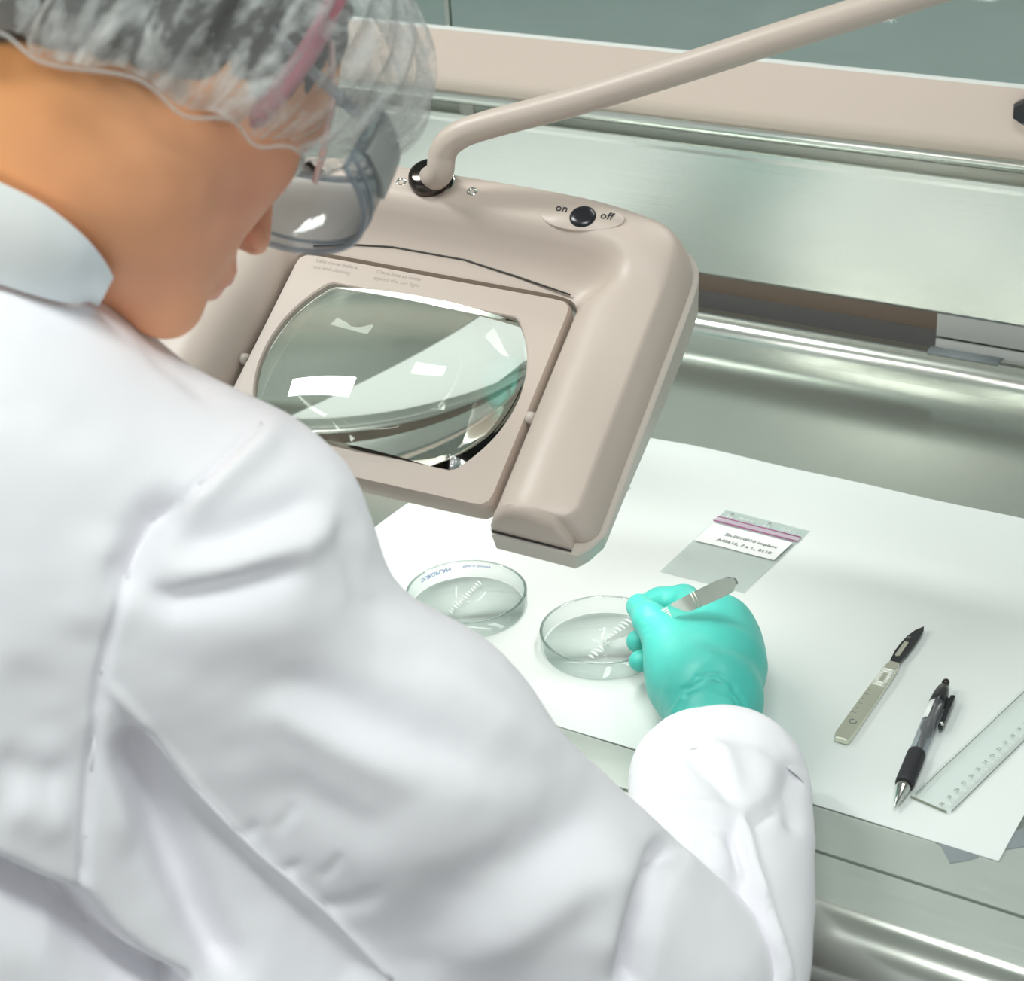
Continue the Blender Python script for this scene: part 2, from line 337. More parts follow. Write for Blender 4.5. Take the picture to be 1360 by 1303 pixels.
# ================================================================== SETTING
X0, X1 = -1.5, 1.15
def struct(name, vf, mat, **k): return tag(mk(name, *vf, mat, None, False, **k), kind='structure')
struct('floor', box((-3, -3, -.05), (3, 2.6, 0)), 'floorp')
struct('wall_back', box((-3, 2.5, 0), (3, 2.6, 2.8)), 'wallp')
struct('wall_left', box((-3.1, -3, 0), (-3, 2.6, 2.8)), 'wallp')
struct('ceiling', box((-3.1, -3, 2.7), (3, 2.6, 2.8)), 'wallp')
for i, (x, y) in enumerate(((.5, -.9), (-1.2, -.45), (.3, .95))):
    t_ = thing('ceiling_lamp', (x, y, 2.63), 'flush white ceiling lamp panel above the %s' % ('camera side of the bench', 'left end of the bench', 'space behind the bench')[i], 'lamp')
    MB().add(*box((x-.44, y-.13, 2.64), (x+.44, y+.13, 2.7))).mk('lamp_frame', 'white_plastic', t_, False)
    MB().add(*box((x-.4, y-.1, 2.632), (x+.4, y+.1, 2.64))).mk('diffuser', 'panel_light', t_, False)

# ------------------------------------------------------------------ the steel bench
bench = thing('steel_workbench', (0, .15, 0), 'long stainless steel laboratory bench with rolled front edge and upright rear panel', 'workbench')
def bx(name, lo, hi, mat, par=bench, smooth=False): return mk(name, *box(lo, hi), mat, par, smooth)
bx('work_surface', (X0, -.10, .885), (X1, .60, ZT), 'work_steel')
bx('front_surface', (X0, -.1715, .885), (X1, -.10, ZT), 'front_steel')
bx('front_strip', (X0, -.2155, .885), (X1, -.1735, ZT-.001), 'front_steel')
prof = [(-.2155, ZT-.001)]
for a in np.linspace(90, 200, 14): prof.append((-.2155+.034*math.cos(math.radians(a)), ZT-.035+.034*math.sin(math.radians(a))))
prof += [(-.246, .815), (-.226, .812), (-.2155, .85)]
mk('front_edge', *extrude_x(prof, X0, X1), 'steel_edge', bench, True, autosmooth=35)
prof = [(.5495, ZT)]+[(.5715+.022*math.cos(math.radians(a)), ZT+.010+.022*math.sin(math.radians(a))) for a in np.linspace(180, 0, 16)]+[(.5935, ZT)]
mk('rear_rail', *extrude_x(prof, X0, X1), 'steel_edge', bench, True, autosmooth=40)
bx('duct_ledge', (X0, .594, .86), (X1, .69, ZT+.001), 'slate')
bx('duct_back', (X0, .69, .86), (X1, .70, 1.105), 'brown')
prof = [(.58, .9685), (.5775, .972), (.5775, 1.103), (.59, 1.104), (.59, .9685)]
mk('rear_panel', *extrude_x(prof, X0, X1), 'steel_panel', bench, False)
bx('panel_seam', (X0, .5755, 1.1035), (X1, .59, 1.1045), 'seam')
mk('channel_lip', *extrude_x([(.571, 1.1048), (.5705, 1.109), (.5705, 1.1135), (.5725, 1.1145), (.60, 1.1145), (.60, 1.1048)], -.60, X1), 'steel_panel', bench, False)
bx('channel_recess', (X0, .60, 1.1045), (X1, .606, 1.145), 'steel')
prof = [(.578, 1.138)]+[(.586+.028*math.cos(math.radians(a)), 1.164+.028*math.sin(math.radians(a))) for a in np.linspace(262, 184, 14)]+[(.5590, 1.2115), (.566, 1.2115), (.578, 1.2085)]
mk('sash_frame', *extrude_x(prof, X0, X1), 'frame_paint', bench, True, autosmooth=30)
mk('sash_edge', *extrude_x([(.5588, 1.2115), (.5588, 1.2145), (.5625, 1.2145), (.5625, 1.2115)], X0, X1), 'white_plastic', bench, False)
mk('lower_bead', *extrude_x([(.5775+.0085*math.cos(math.radians(a)), 1.1335+.0085*math.sin(math.radians(a))) for a in range(0, 360, 20)], X0, X1), 'steel_edge', bench, True, autosmooth=40)
bx('sash_glass', (-.478, .5630, 1.2115), (X1, .5665, 1.75), 'glass')
bx('sash_glass', (X0, .5630, 1.2115), (-.4835, .5665, 1.75), 'glass')
bx('glass_joint', (-.4835, .5620, 1.2115), (-.478, .5675, 1.75), 'steel')
bx('chamber_back', (X0, 1.05, .9), (X1, 1.07, 1.75), 'duct')
bx('chamber_floor', (X0, .607, 1.15), (X1, 1.05, 1.17), 'duct')
bx('sash_top_rail', (X0, .555, 1.75), (X1, .605, 1.80), 'frame_paint')
kq = aty(1358, 146, .555); mk('sash_knob', *lathe([(.001, -.016), (.010, -.014), (.0125, -.006), (.0125, .006), (.010, .012), (.004, .012)], kq+V(.004, 0, 0), (0, -1, 0), 6), 'black', bench, False)
for x in (-1.4, 1.05):
    for y in (-.18, .52): bx('leg', (x-.03, y-.03, 0), (x+.03, y+.03, .885), 'steel')
bx('lower_apron', (X0+.02, -.205, .70), (X1-.02, -.185, .885), 'seam')
for px, py in ((619, 137.5), (683, 147)):
    q = aty(px, py, .5995); mk('screw_head', *lathe([(.0105, 0), (.0105, .001), (.008, .0022), (.001, .0026)], q, (0, -1, 0), 20), 'white_plastic', bench)
# white box in the duct slot, behind the rail
q0 = at(1268, 446, ZT+.002)
jb = thing('duct_box', (q0[0]+.1, .66, ZT+.001), 'small white box with a black joint in the slot behind the rear rail', 'box')
MB().add(*box((q0[0], .618, ZT+.0015), (q0[0]+.30, .685, .924))).mk('box_base', 'white_plastic', jb, False)
MB().add(*box((q0[0]+.001, .620, .924), (q0[0]+.299, .685, .927))).mk('joint', 'black', jb, False)
MB().add(*box((q0[0], .618, .927), (q0[0]+.30, .685, .967))).mk('box_lid', 'white_plastic', jb, False)
# tape on the rail
r0 = aty(1237, 470, .578); r1 = aty(1330, 484, .578)
pr = [(.5715+.0226*math.cos(math.radians(a)), ZT+.010+.0226*math.sin(math.radians(a))) for a in np.linspace(112, 40, 8)]; pr += [(y+.0006, z+.0012) for y, z in pr[::-1]]
tag(mk('tape_strip', *extrude_x(pr, r0[0], r1[0]), 'tape', None, True), 'clear tape strip stuck along the rear rail below the white box', 'tape')

# ------------------------------------------------------------------ bench paper: a large sheet, slightly wavy at its far edge
nx, ny = 90, 70; xs = np.linspace(-.257, .372, nx); ys = np.linspace(-.1285, .328, ny); pv = []; zt = ZT+.0012
for j, y in enumerate(ys):
    for i, x in enumerate(xs):
        u = (x+.257)/.629; v_ = (y+.1285)/.4565
        yy = y+(.004*math.sin(u*19)*math.exp(-u*2.2)-.005*u)*v_; xx = x+.004*math.sin(v_*9+1)*max(0, 1-u*4)
        lift = .004*math.exp(-((1-v_)/.03)**2)*(.5+.5*math.sin(u*23+1))*math.exp(-u*1.6)
        pv.append((xx, yy, zt+lift+.0003*math.sin(x*41+y*23)*math.sin(y*37)))
pf = [(j*nx+i, j*nx+i+1, (j+1)*nx+i+1, (j+1)*nx+i) for j in range(ny-1) for i in range(nx-1)]
n0 = len(pv); bd = [i for i in range(nx)]+[j*nx+nx-1 for j in range(1, ny)]+[(ny-1)*nx+i for i in range(nx-2, -1, -1)]+[j*nx for j in range(ny-2, 0, -1)]
pv += [(pv[i][0], pv[i][1], pv[i][2]-.0007) for i in bd]
pf += [(bd[(k+1) % len(bd)], bd[k], n0+k, n0+(k+1) % len(bd)) for k in range(len(bd))]
tag(mk('bench_paper', pv, pf, 'paper', None, True, autosmooth=50), 'large white absorbent paper sheet spread on the steel bench', 'paper')
ZP = ZT+.0016                                        # top of the paper
sx0, sx1, sy0, sy1 = -.86, -.42, -.02, .50; ns = 24
q_ = [(sx0+(sx1-sx0)*i/ns, sy0+(sy1-sy0)*j/ns, ZT+.0012+.0004*math.sin(i*.7+j*.4)) for j in range(ns+1) for i in range(ns+1)]
n0 = len(q_); f_ = [(j*(ns+1)+i, j*(ns+1)+i+1, (j+1)*(ns+1)+i+1, (j+1)*(ns+1)+i) for j in range(ns) for i in range(ns)]
bd = [i for i in range(ns+1)]+[j*(ns+1)+ns for j in range(1, ns+1)]+[ns*(ns+1)+i for i in range(ns-1, -1, -1)]+[j*(ns+1) for j in range(ns-1, 0, -1)]
q_ += [(q_[i][0], q_[i][1], ZT+.0005) for i in bd]; f_ += [(bd[(k+1) % len(bd)], bd[k], n0+k, n0+(k+1) % len(bd)) for k in range(len(bd))]
tag(mk('bench_paper', q_, f_, 'paper', None, True, autosmooth=50), 'second white paper sheet at the left end of the bench, seen below the chin', 'paper')
def tape_piece(pts, label):
    q = [at(*p, ZT+.0007) for p in pts]; ctr = np.mean(q, 0)
    tag(mk('tape_piece', *loft([[p-V(0, 0, .0006) for p in q], [p+V(0, 0, .0001) for p in q]]), 'tape', None, False), label, 'tape')
tape_piece([(1240, 1117), (1250, 1124), (1262, 1146), (1281, 1143), (1300, 1138), (1294, 1132), (1272, 1120)], 'torn clear tape under the front edge of the paper, left of its corner')
tape_piece([(1336, 1128), (1345, 1105), (1360, 1100), (1400, 1108), (1395, 1122), (1362, 1124)], 'clear tape at the right edge of the paper by its front corner')

# ------------------------------------------------------------------ magnifier lamp
MC = V(-.1057, -.1057, 1.1512); MX = V(.9861, .1494, -.0732); MX /= np.linalg.norm(MX)
MY = V(-.0921, .8568, .5074); MY -= MX*(MX@MY); MY /= np.linalg.norm(MY); MN = np.cross(MX, MY)
L3 = lambda u, v, w_: MC+MX*u+MY*v+MN*w_
mag = thing('magnifier_lamp', (MC[0], MC[1], 1.05), 'taupe desk magnifier lamp with a rectangular lens on a bent tube arm', 'lamp')
# right half control pairs (outer, inner), from the leg end to the middle of the top
pairs = [((.176, -.0970), (.1175, -.0955)), ((.1835, -.0945), (.1175, -.0945)), ((.1885, -.0885), (.1175, -.0915)), ((.190, -.080), (.1175, -.083)), ((.190, -.04), (.1175, -.04)), ((.190, .03), (.1175, .03)), ((.190, .085), (.1175, .068)), ((.190, .118), (.1172, .080)), ((.188, .136), (.1155, .0865)), ((.181, .149), (.112, .0905)),
         ((.168, .158), (.107, .0930)), ((.145, .1645), (.098, .0945)), ((.110, .170), (.080, .0950)), ((.070, .172), (.052, .0950)), ((.030, .1725), (.024, .0950)), ((0, .1725), (0, .0950))]
def sm(a): return spline([np.array(q) for q in a], 5)
Oh = sm([p[0] for p in pairs]); Ih = sm([p[1] for p in pairs])
O_ = Oh+[V(-q[0], q[1]) for q in Oh[-2::-1]]; I_ = Ih+[V(-q[0], q[1]) for q in Ih[-2::-1]]; nS = len(O_)
def sstep(a, b, x): t = min(max((x-a)/(b-a), 0), 1); return t*t*(3-2*t)
# crown profiles: (fraction across from the inner edge, height)
leg_pf = [(0, -.012), (0, .002), (.04, .010), (.10, .0165), (.18, .0225), (.28, .0268), (.40, .0290), (.55, .0288), (.70, .0265), (.82, .0248), (.855, .0238), (.880, .0215), (.94, .0120), (1.0, .003), (1.0, -.012)]
top_pf = [(0, -.012), (0, .000), (.04, .0015), (.10, .003), (.18, .0062), (.28, .0135), (.37, .0245), (.44, .0325), (.50, .0358), (.57, .0365), (.82, .0335), (.895, .0310), (.925, .0280), (.965, .0185), (1.0, .006), (1.0, -.012)]
rings = []
def top_weight(i): return sstep(.055, .108, I_[i][1]*.35+O_[i][1]*.65-.03)
for i in range(nS):
    k = top_weight(i); ring = []
    for (fa, ha), (fb, hb) in zip(leg_pf, top_pf):
        f_ = fa+(fb-fa)*k; h_ = ha+(hb-ha)*k; q = I_[i]+(O_[i]-I_[i])*f_; ring.append((q, h_))
    rings.append(ring)
def end_rings(ring, sgn):
    out = []
    for dv, hs, ins in ((-.0065, .58, .006), (-.0055, .78, .003), (-.003, .93, .001)):
        out.append([(V(q[0], q[1]+dv), (h if h < 0 else h*hs)) for q, h in ring])
    return out
rings = end_rings(rings[0], 1)+rings+end_rings(rings[-1], -1)[::-1]
mk('housing', *loft([[L3(q[0], q[1], h) for q, h in r] for r in rings]), 'taupe', mag, True, autosmooth=48)
def u_shell(out_i, out_o, w0, w1, ext, w0e=None):
    rs = []
    for i in range(nS):
        d = O_[i]-I_[i]; d = d/np.linalg.norm(d); a = I_[i]-d*out_i; b = O_[i]+d*out_o
        kx = 1-min(abs(i-0), abs(nS-1-i))/8
        if kx > 0: a = a-V(0, ext*kx); b = b-V(0, ext*kx)
        wl = w0 if w0e is None else w0e+(w0-w0e)*sstep(-.10, .09, O_[i][1])
        rs.append([L3(*a, wl), L3(*a, w1), L3(*(b-d*.0012), w1), L3(*b, w1-.0012), L3(*(b-d*.004), wl)])
    return loft(rs)
mk('lower_shell', *u_shell(0, .0045, -.044, -.006, .009, -.026), 'taupe_side', mag, True, autosmooth=40)
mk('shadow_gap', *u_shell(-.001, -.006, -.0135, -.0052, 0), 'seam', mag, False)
for s in (-1, 1): mk('end_gap', *tube([L3(s*.1172, -.1025, -.0052), L3(s*.150, -.1032, -.0052), L3(s*.176, -.1038, -.0052)], .0009, 6), 'seam', mag)
# thin parting line across the inner slope
sl = [(-.104, .0975, .0030), (-.075, .1040, .0044), (-.04, .1075, .0058), (.019, .1075, .0058), (.062, .1025, .0040), (.108, .0950, .0034)]
mk('parting_line', *tube([L3(*q) for q in sl], .0007, 6), 'seam', mag)
# lens frame
def cut_circle(R, vm, n=96):
    o = []
    for t in np.linspace(0, 2*math.pi, n, endpoint=False):
        r = R; s = abs(math.sin(t))
        if s*R > vm: r = vm/s
        o.append((r*math.cos(t), r*math.sin(t)))
    return o
LR, LV = .1015, .0675
def rr_at(t, w_, h_, r_):                            # rounded rectangle outline by direction
    c, s = math.cos(t), math.sin(t); hw, hh = w_/2, h_/2; k = min(hw/max(abs(c), 1e-9), hh/max(abs(s), 1e-9)); x, y = k*c, k*s
    if abs(x) > hw-r_ and abs(y) > hh-r_:
        cx_, cy_ = math.copysign(hw-r_, x), math.copysign(hh-r_, y); b_ = c*cx_+s*cy_; dd = cx_*cx_+cy_*cy_-r_*r_; k = b_+math.sqrt(max(b_*b_-dd, 0)); x, y = k*c, k*s
    return x, y
hole = cut_circle(LR, LV, 144); outl = [rr_at(t, .2255, .181, .009) for t in np.linspace(0, 2*math.pi, 144, endpoint=False)]
sc = lambda pts, k: [(x*k, y*k) for x, y in pts]
rg = [[L3(x, y, -.016) for x, y in hole], [L3(x, y, -.016) for x, y in sc(outl, .995)], [L3(x, y, .000) for x, y in outl], [L3(x, y, .003) for x, y in sc(outl, .985)],
      [L3(x, y, .0032) for x, y in sc(hole, 1.012)], [L3(x, y, .0022) for x, y in hole], [L3(x, y, -.016) for x, y in hole]]
lf = mk('lens_frame', *loft(rg, False, False), 'taupe', mag, True, autosmooth=35)
# the lens: biconvex, cut flat at top and bottom
Rc = .30; base = [(x*.997, y*.997) for x, y in hole]; zs = []
sag = lambda x, y: math.sqrt(Rc*Rc-x*x-y*y)-math.sqrt(Rc*Rc-LR*LR)
lv = [L3(0, 0, sag(0, 0)-.004+.0015)]; lfc = []; nr = 26; nb = len(base)
for k in range(1, nr+1): lv += [L3(x*k/nr, y*k/nr, sag(x*k/nr, y*k/nr)-.004+.0015) for x, y in base]
for j in range(nb): lfc.append((0, 1+j, 1+(j+1) % nb))
for k in range(nr-1):
    for j in range(nb): a = 1+k*nb+j; b_ = 1+k*nb+(j+1) % nb; lfc.append((a, a+nb, b_+nb, b_))
n1 = len(lv); lv.append(L3(0, 0, -sag(0, 0)-.004-.0015))
for k in range(1, nr+1): lv += [L3(x*k/nr, y*k/nr, -sag(x*k/nr, y*k/nr)-.004-.0015) for x, y in base]
for j in range(nb): lfc.append((n1, n1+1+(j+1) % nb, n1+1+j))
for k in range(nr-1):
    for j in range(nb): a = n1+1+k*nb+j; b_ = n1+1+k*nb+(j+1) % nb; lfc.append((b_, b_+nb, a+nb, a))
e0 = 1+(nr-1)*nb; e1 = n1+1+(nr-1)*nb
for j in range(nb): k = (j+1) % nb; lfc.append((e0+j, e1+j, e1+k, e0+k))
tag(mk('lens', lv, lfc, 'lens', mag, True, autosmooth=35), 'thick clear glass lens cut flat at top and bottom')
for s in (-1, 1): mk('hinge_pin', *lathe([(.0045, 0), (.0045, .0055), (.002, .006)], L3(s*.112, -.012, .0005), MX*s, 16), 'taupe_side', mag)
for tx, u, v_ in (('Lens cover before', -.096, .0835), ('use and cleaning', -.096, .0775), ('Close lens as cover', -.045, .0835), ('against the sun light', -.045, .0775)):
    text('raised_text', tx, .0048, L3(u, v_, .0030), MX, MY, 'emboss', lf, .0002)
# collar, arm, screws, switch
cq = L3(-.0185, .1510, .0335)
mk('collar', *lathe([(.0168, -.002), (.0168, .001), (.0155, .002), (.0152, .004), (.0160, .0075), (.0150, .0115), (.0115, .0140)], cq, MN, 32), 'dark_metal', mag)
mk('collar_ring', *lathe([(.0185, -.002), (.0185, .0012), (.0168, .0018), (.0168, -.002)], cq, MN, 32), 'chrome', mag)
armp = [cq+MN*.004, P(584, 228, 1.350), P(588, 203, 1.342), P(603, 184, 1.335), P(640, 168, 1.325), P(760, 136, 1.30), P(900, 93, 1.265), P(1050, 45, 1.225), P(1240, -14, 1.18), P(1420, -72, 1.14)]
arm = mk('arm', *tube(spline(armp, 8), .0103, 24), 'taupe', mag)
pe = armp[-1]; mk('pivot', *lathe([(.018, -.02), (.02, -.018), (.02, .018), (.018, .02)], pe, (0, 0, 1), 24), 'black', mag)
pb = V(pe[0]+.16, .42, 1.35); mk('rear_arm', *tube([pe-V(0, 0, .01), pb], .0103, 16), 'taupe', mag)
mk('post', *tube([pb+V(0, 0, .02), V(pb[0], pb[1], ZT+.01)], .012, 16), 'taupe', mag); mk('base_clamp', *lathe([(.05, 0), (.05, .012), (.02, .02)], V(pb[0], pb[1], ZT+.0005), (0, 0, 1), 32), 'taupe', mag)
for px, py in ((533, 242), (627, 255)):
    q = np.linalg.lstsq(np.stack([MX, MY, -ray(px, py)], 1), CAM-(MC+MN*.0350), rcond=None)[0]; c_ = L3(q[0], q[1], .0350)
    s_ = mk('screw', *lathe([(.0042, -.001), (.0042, .0004), (.0034, .0010), (.0022, .0007), (.0021, -.0012), (.0001, -.0012)], c_, MN, 20, c1=False), 'chrome', mag)
su, sv = .1070, .1415
mk('switch_pad', *prism([(.031*math.cos(t), .0125*math.sin(t)+.003*math.cos(t)) for t in np.linspace(0, 2*math.pi, 48, endpoint=False)], L3(su, sv, .0360), MX, MY, MN, -.004, .0006, .0006), 'taupe', mag)
mk('switch', *lathe([(.0098, -.003), (.0098, .001), (.0085, .0024), (.0045, .0028), (.0003, .0026)], L3(su, sv, .0361), MN, 36), 'black', mag)
text('switch_word', 'on', .0092, L3(su-.0225, sv+.0015, .0369), MX, MY, 'ink', mag, .0003)
text('switch_word', 'off', .0092, L3(su+.0125, sv+.0012, .0369), MX, MY, 'ink', mag, .0003)
for u, v0, v1 in ((.153, -.08, .10), (-.153, -.08, .10)):
    mk('light_tube', *tube([L3(u, v0, -.0545), L3(u, v1, -.0545)], .007, 12), 'tube', mag)
    o = area('lamp_tube_light', L3(u, (v0+v1)/2, -.0635), L3(u*.8, (v0+v1)/2, -1), .02, .18, .30, (1, 1, .96))
mk('light_tube', *tube([L3(-.09, .135, -.0545), L3(.09, .135, -.0545)], .007, 12), 'tube', mag)
area('lamp_tube_light', L3(0, .135, -.0635), L3(0, .1, -1), .18, .02, .30, (1, 1, .96))

# ------------------------------------------------------------------ petri dishes and the slivers in them
DISH = []
def dish(px, py, label, right):
    c = at(px, py, ZP+.016); c[2] = ZP+.0004; R = .0502; H = .0165
    o = thing('petri_dish', c, label, 'dish')
    mk('dish_wall', *lathe([(R-.002, .0022), (R-.0015, H-.001), (R-.0005, H), (R, H-.0005), (R-.0002, .002), (R-.0015, .0002)], c, (0, 0, 1), 96, c0=False, c1=False), 'glass', o)
    mk('dish_base', *lathe([(R-.0022, .0001), (R-.0035, .0018), (.0003, .0018)], c, (0, 0, 1), 96, c1=True), 'glass', o)
    mk('dish_rim', *lathe([(R-.0022, H-.0004), (R-.0010, H+.0006), (R+.0002, H-.0004), (R-.0010, H-.0010), (R-.0022, H-.0004)], c, (0, 0, 1), 96, c0=False, c1=False), 'rim_glass', o)
    DISH.append(c); return o
d1 = dish(619, 786, 'round glass petri dish beside the white sleeve, with blue lettering on its rim', 0)
d2 = dish(801, 836, 'round glass petri dish under the gloved fingers and tweezers', 1)
def rimtext(tx, size, a0):
    c = DISH[0]; R = .0479
    def wr(x, y, z):
        a = a0-x/R; return (c[0]+(R-.0001-z)*math.cos(a), c[1]+(R-.0001-z)*math.sin(a), c[2]+.0128-y)
    text('rim_lettering', tx, size, (0, 0, 0), (1, 0, 0), (0, 1, 0), 'blue_ink', d1, .0001, wrap=wr)
rimtext('DUROPLAN', .0058, math.radians(175)); rimtext('Made in Germany', .0034, math.radians(126))
sv_, sf_ = tube([V(-.004, 0, .0008), V(-.0022, .0003, .0011), V(0, 0, .0012), V(.0022, -.0003, .0011), V(.004, 0, .0007)], [.0004, .0008, .001, .0008, .0004], 8)
s0 = mk('sliver', sv_, sf_, 'sliver', None, org=(0, 0, 0))
ORD = 'first second third fourth fifth sixth seventh eighth ninth tenth eleventh twelfth thirteenth fourteenth'.split()
def row(line, n, zz, label, group, spread, first=None):
    for k in range(n):
        o = s0 if (first and k == 0) else s0.copy()
        if o is not s0: COL.objects.link(o)
        f_ = k/(n-1); q = at(line[0][0]+(line[1][0]-line[0][0])*f_, line[0][1]+(line[1][1]-line[0][1])*f_, zz)
        o.location = (q[0]+random.uniform(-.0005, .0005), q[1], zz+.0003); o.rotation_euler = (0, 0, math.radians(-12+random.uniform(-14, 14))); s_ = spread*random.uniform(.75, 1.15); o.scale = (s_, 1, 1); tag(o, label % ORD[k], 'sliver', group)
row(((637, 776), (598, 814)), 13, ZP+.0024, '%s white sliver from the upper end of the row in the left petri dish', 'slivers in the left petri dish', .8, True)
row(((838, 822), (786, 874)), 14, ZP+.0024, '%s white sliver from the upper end of the row in the right petri dish', 'slivers in the right petri dish', 1.0)

# ------------------------------------------------------------------ zip bags
def zip_bag(name_pts, label, full):
    A, B, C_, D_ = [at(*q, ZP) for q in name_pts]      # top-left, top-right, bottom-right, bottom-left
    o = thing('zip_bag', (A+B+C_+D_)/4, label, 'bag')
    def pt(u, v, z): return (A*(1-u)+B*u)*(1-v)+(D_*(1-u)+C_*u)*v+V(0, 0, z)
    def sheet(u0, u1, v0, v1, z, mat, nm, th=.0004, nu=14, nv=18, amp=.0012):
        us = np.linspace(u0, u1, nu); vs = np.linspace(v0, v1, nv); top = []
        for v in vs:
            for u in us:
                e = min(u, 1-u, 1-v)*6; b = amp*min(e, 1)*(.5+.5*math.sin(u*11+v*7))*(.4+.6*math.sin(v*13+u*3)**2)
                top.append(pt(u, v, z+th+max(b, 0)))
        n_ = len(top); bot = [q-V(0, 0, th) for q in top]; f = [(j*nu+i, (j+1)*nu+i, (j+1)*nu+i+1, j*nu+i+1) for j in range(nv-1) for i in range(nu-1)]
        f += [tuple(n_+k for k in q[::-1]) for q in f]
        bdr = [i for i in range(nu)]+[j*nu+nu-1 for j in range(1, nv)]+[(nv-1)*nu+i for i in range(nu-2, -1, -1)]+[j*nu for j in range(nv-2, 0, -1)]
        f += [(bdr[k], bdr[(k+1) % len(bdr)], n_+bdr[(k+1) % len(bdr)], n_+bdr[k]) for k in range(len(bdr))]
        return mk(nm, top+bot, f, mat, o, True, autosmooth=40)
    sheet(0, 1, .20, 1, .0003, 'film', 'pouch')
    sheet(0, 1, 0, .20, .0003, 'film_clear', 'top_flap', amp=.0004)
    zp = sheet(0, 1, .135, .205, .0016, 'zip_fill', 'zip_strip', .0003, 10, 4, 0)
    for v in (.135, .20): mk('zip_line', *tube([pt(0, v, .0022), pt(.5, v, .0023), pt(1, v, .0022)], .00048, 6), 'zip', o)
    if full:
        lb = sheet(.025, .975, .235, .52, .0020, 'white', 'paper_label', .0003, 10, 8, .0004)
        ex = (B-A)/np.linalg.norm(B-A); ey = (A-D_)/np.linalg.norm(A-D_)
        text('label_text', 'Zh.0010010 implant', .0062, pt(.26, .37, .0030), ex, ey, 'grey_ink', lb, .0001)
        text('label_text', 'A40616, 7 a 1., 0110', .0062, pt(.24, .46, .0030), ex, ey, 'grey_ink', lb, .0001)
        for u in (.08, .53):
            a_, b_, c_ = pt(u, .095, .0012), pt(u+.07, .095, .0012), pt(u+.035, .03, .0012)
            mk('recycling_mark', *tube([a_, b_, c_, a_], .0004, 5), 'white', o)
        for u in (.22, .72): text('flap_text', 'PE-LD 04', .0038, pt(u, .085, .0012), ex, ey, 'white', o, .0001)
    return o
zip_bag([(964, 678), (1075, 706), (988, 788), (876, 760)], 'clear zip bag with a white paper label and magenta zip lines, lying behind the hand', True)
zip_bag([(735, 622), (838, 648), (752, 730), (650, 704)], 'clear zip bag mostly hidden under the magnifier lamp, only its edges showing', False)

# ------------------------------------------------------------------ scalpel
A = at(1116, 984, ZP+.002); B = at(1221, 833, ZP+.003); A[2] = ZP; ex = B-A; ex[2] = 0; Ls = np.linalg.norm(ex); ex /= Ls; ey = np.cross((0, 0, 1), ex); ez = V(0, 0, 1)
sca = thing('scalpel', A+ex*.08, 'steel scalpel with a ribbed flat handle and dark blade, lying left of the pen', 'scalpel')
k = Ls/.17
hp = [(0, -.0045), (.0015, -.0058), (.006, -.0064), (.06, -.0062), (.082, -.0060), (.107, -.0052), (.113, -.0040), (.113, .0030), (.107, .0046), (.082, .0056), (.06, .0060), (.006, .0062), (.0015, .0052), (0, .0038)]
mk('handle', *prism([(x*k, y) for x, y in hp], A+V(0, 0, .0003), ex, ey, ez, 0, .0042, .0007), 'dull_metal', sca, False)
hd = sca
for i in range(8):
    x = (.0775+i*.0032)*k
    segs = ((-.0052, .0050),) if i in (0, 1, 6, 7) else ((-.0052, -.0020), (.0018, .0050))
    for a_, b_ in segs: mk('grip_rib', *tube([A+ex*(x-.0006)+ey*a_+ez*.0045, A+ex*x+ey*b_+ez*.0045], .0010, 8), 'bright_metal', sca)
for i in range(7): mk('scale_mark', *prism([(0, 0), (.00035, 0), (.00035, .0028+.0016*(i % 2)), (0, .0028+.0016*(i % 2))], A+ex*(.028+i*.0066)*k+ey*.0012+ez*.0045, ex, ey, ez, 0, .0001), 'grey_ink', sca, False)
mk('maker_mark', *tube([A+ex*(.0235*k+.0026*math.cos(t))+ey*(.0026*math.sin(t)-.0005)+ez*.00455 for t in np.linspace(0, 5.2, 18)], .0004, 6), 'grey_ink', sca)
text('maker_mark', 'S', .004, A+ex*.0225*k+ey*-.002+ez*.0045, -ey, ex, 'grey_ink', sca, .0001)
bp_ = [(.108, .0036), (.113, -.0040), (.128, -.0054), (.140, -.0052), (.152, -.0040), (.163, -.0012), (.1715, .0034), (.166, .0052), (.155, .0060), (.140, .0060), (.126, .0054), (.122, .0046)]
bl = mk('blade', *prism([(x*k, -y*.95) for x, y in bp_], A+ez*.0030, ex, ey, ez, 0, .0009), 'blade', sca, False)
mk('blade_slot', *prism([(x*k, -y) for x, y in [(.120, -.0014), (.122, -.0028), (.143, -.0026), (.143, .0010), (.122, .0010)]], A+ez*.0030, ex, ey, ez, .0005, .0018, .0003), 'dull_metal', sca, False)
text('blade_text', '22', .0032, A+ex*.149*k+ey*.0008+ez*.0040, ex, ey, 'dull_metal', bl, .0001)

# ------------------------------------------------------------------ pen
A = at(1188, 1074, ZP+.003); B = at(1257, 905, ZP+.007); A[2] = ZP+.0035; B[2] = ZP+.0075; ax = B-A; Lp = np.linalg.norm(ax); ax /= Lp; k = Lp/.160
pen = thing('ballpoint_pen', (A+B)/2-V(0, 0, .007), 'black retractable pen with rubber grip and clear barrel, between scalpel and ruler', 'pen')
h = lambda l: [(r, x*k) for r, x in l]
mk('tip', *lathe(h([(.0004, 0), (.0007, .001), (.0011, .004), (.0014, .0048), (.0030, .012), (.0048, .022), (.0056, .027)]), A, ax, 28), 'chrome', pen)
gp = [(.0056, .0268), (.0064, .0275), (.0066, .030)]
for i in range(12): gp += [(.0067, .031+i*.0025), (.0065, .0322+i*.0025)]
gp += [(.0067, .062), (.0066, .0645), (.0060, .0650)]
mk('grip', *lathe(h(gp), A, ax, 28), 'soft_black', pen)
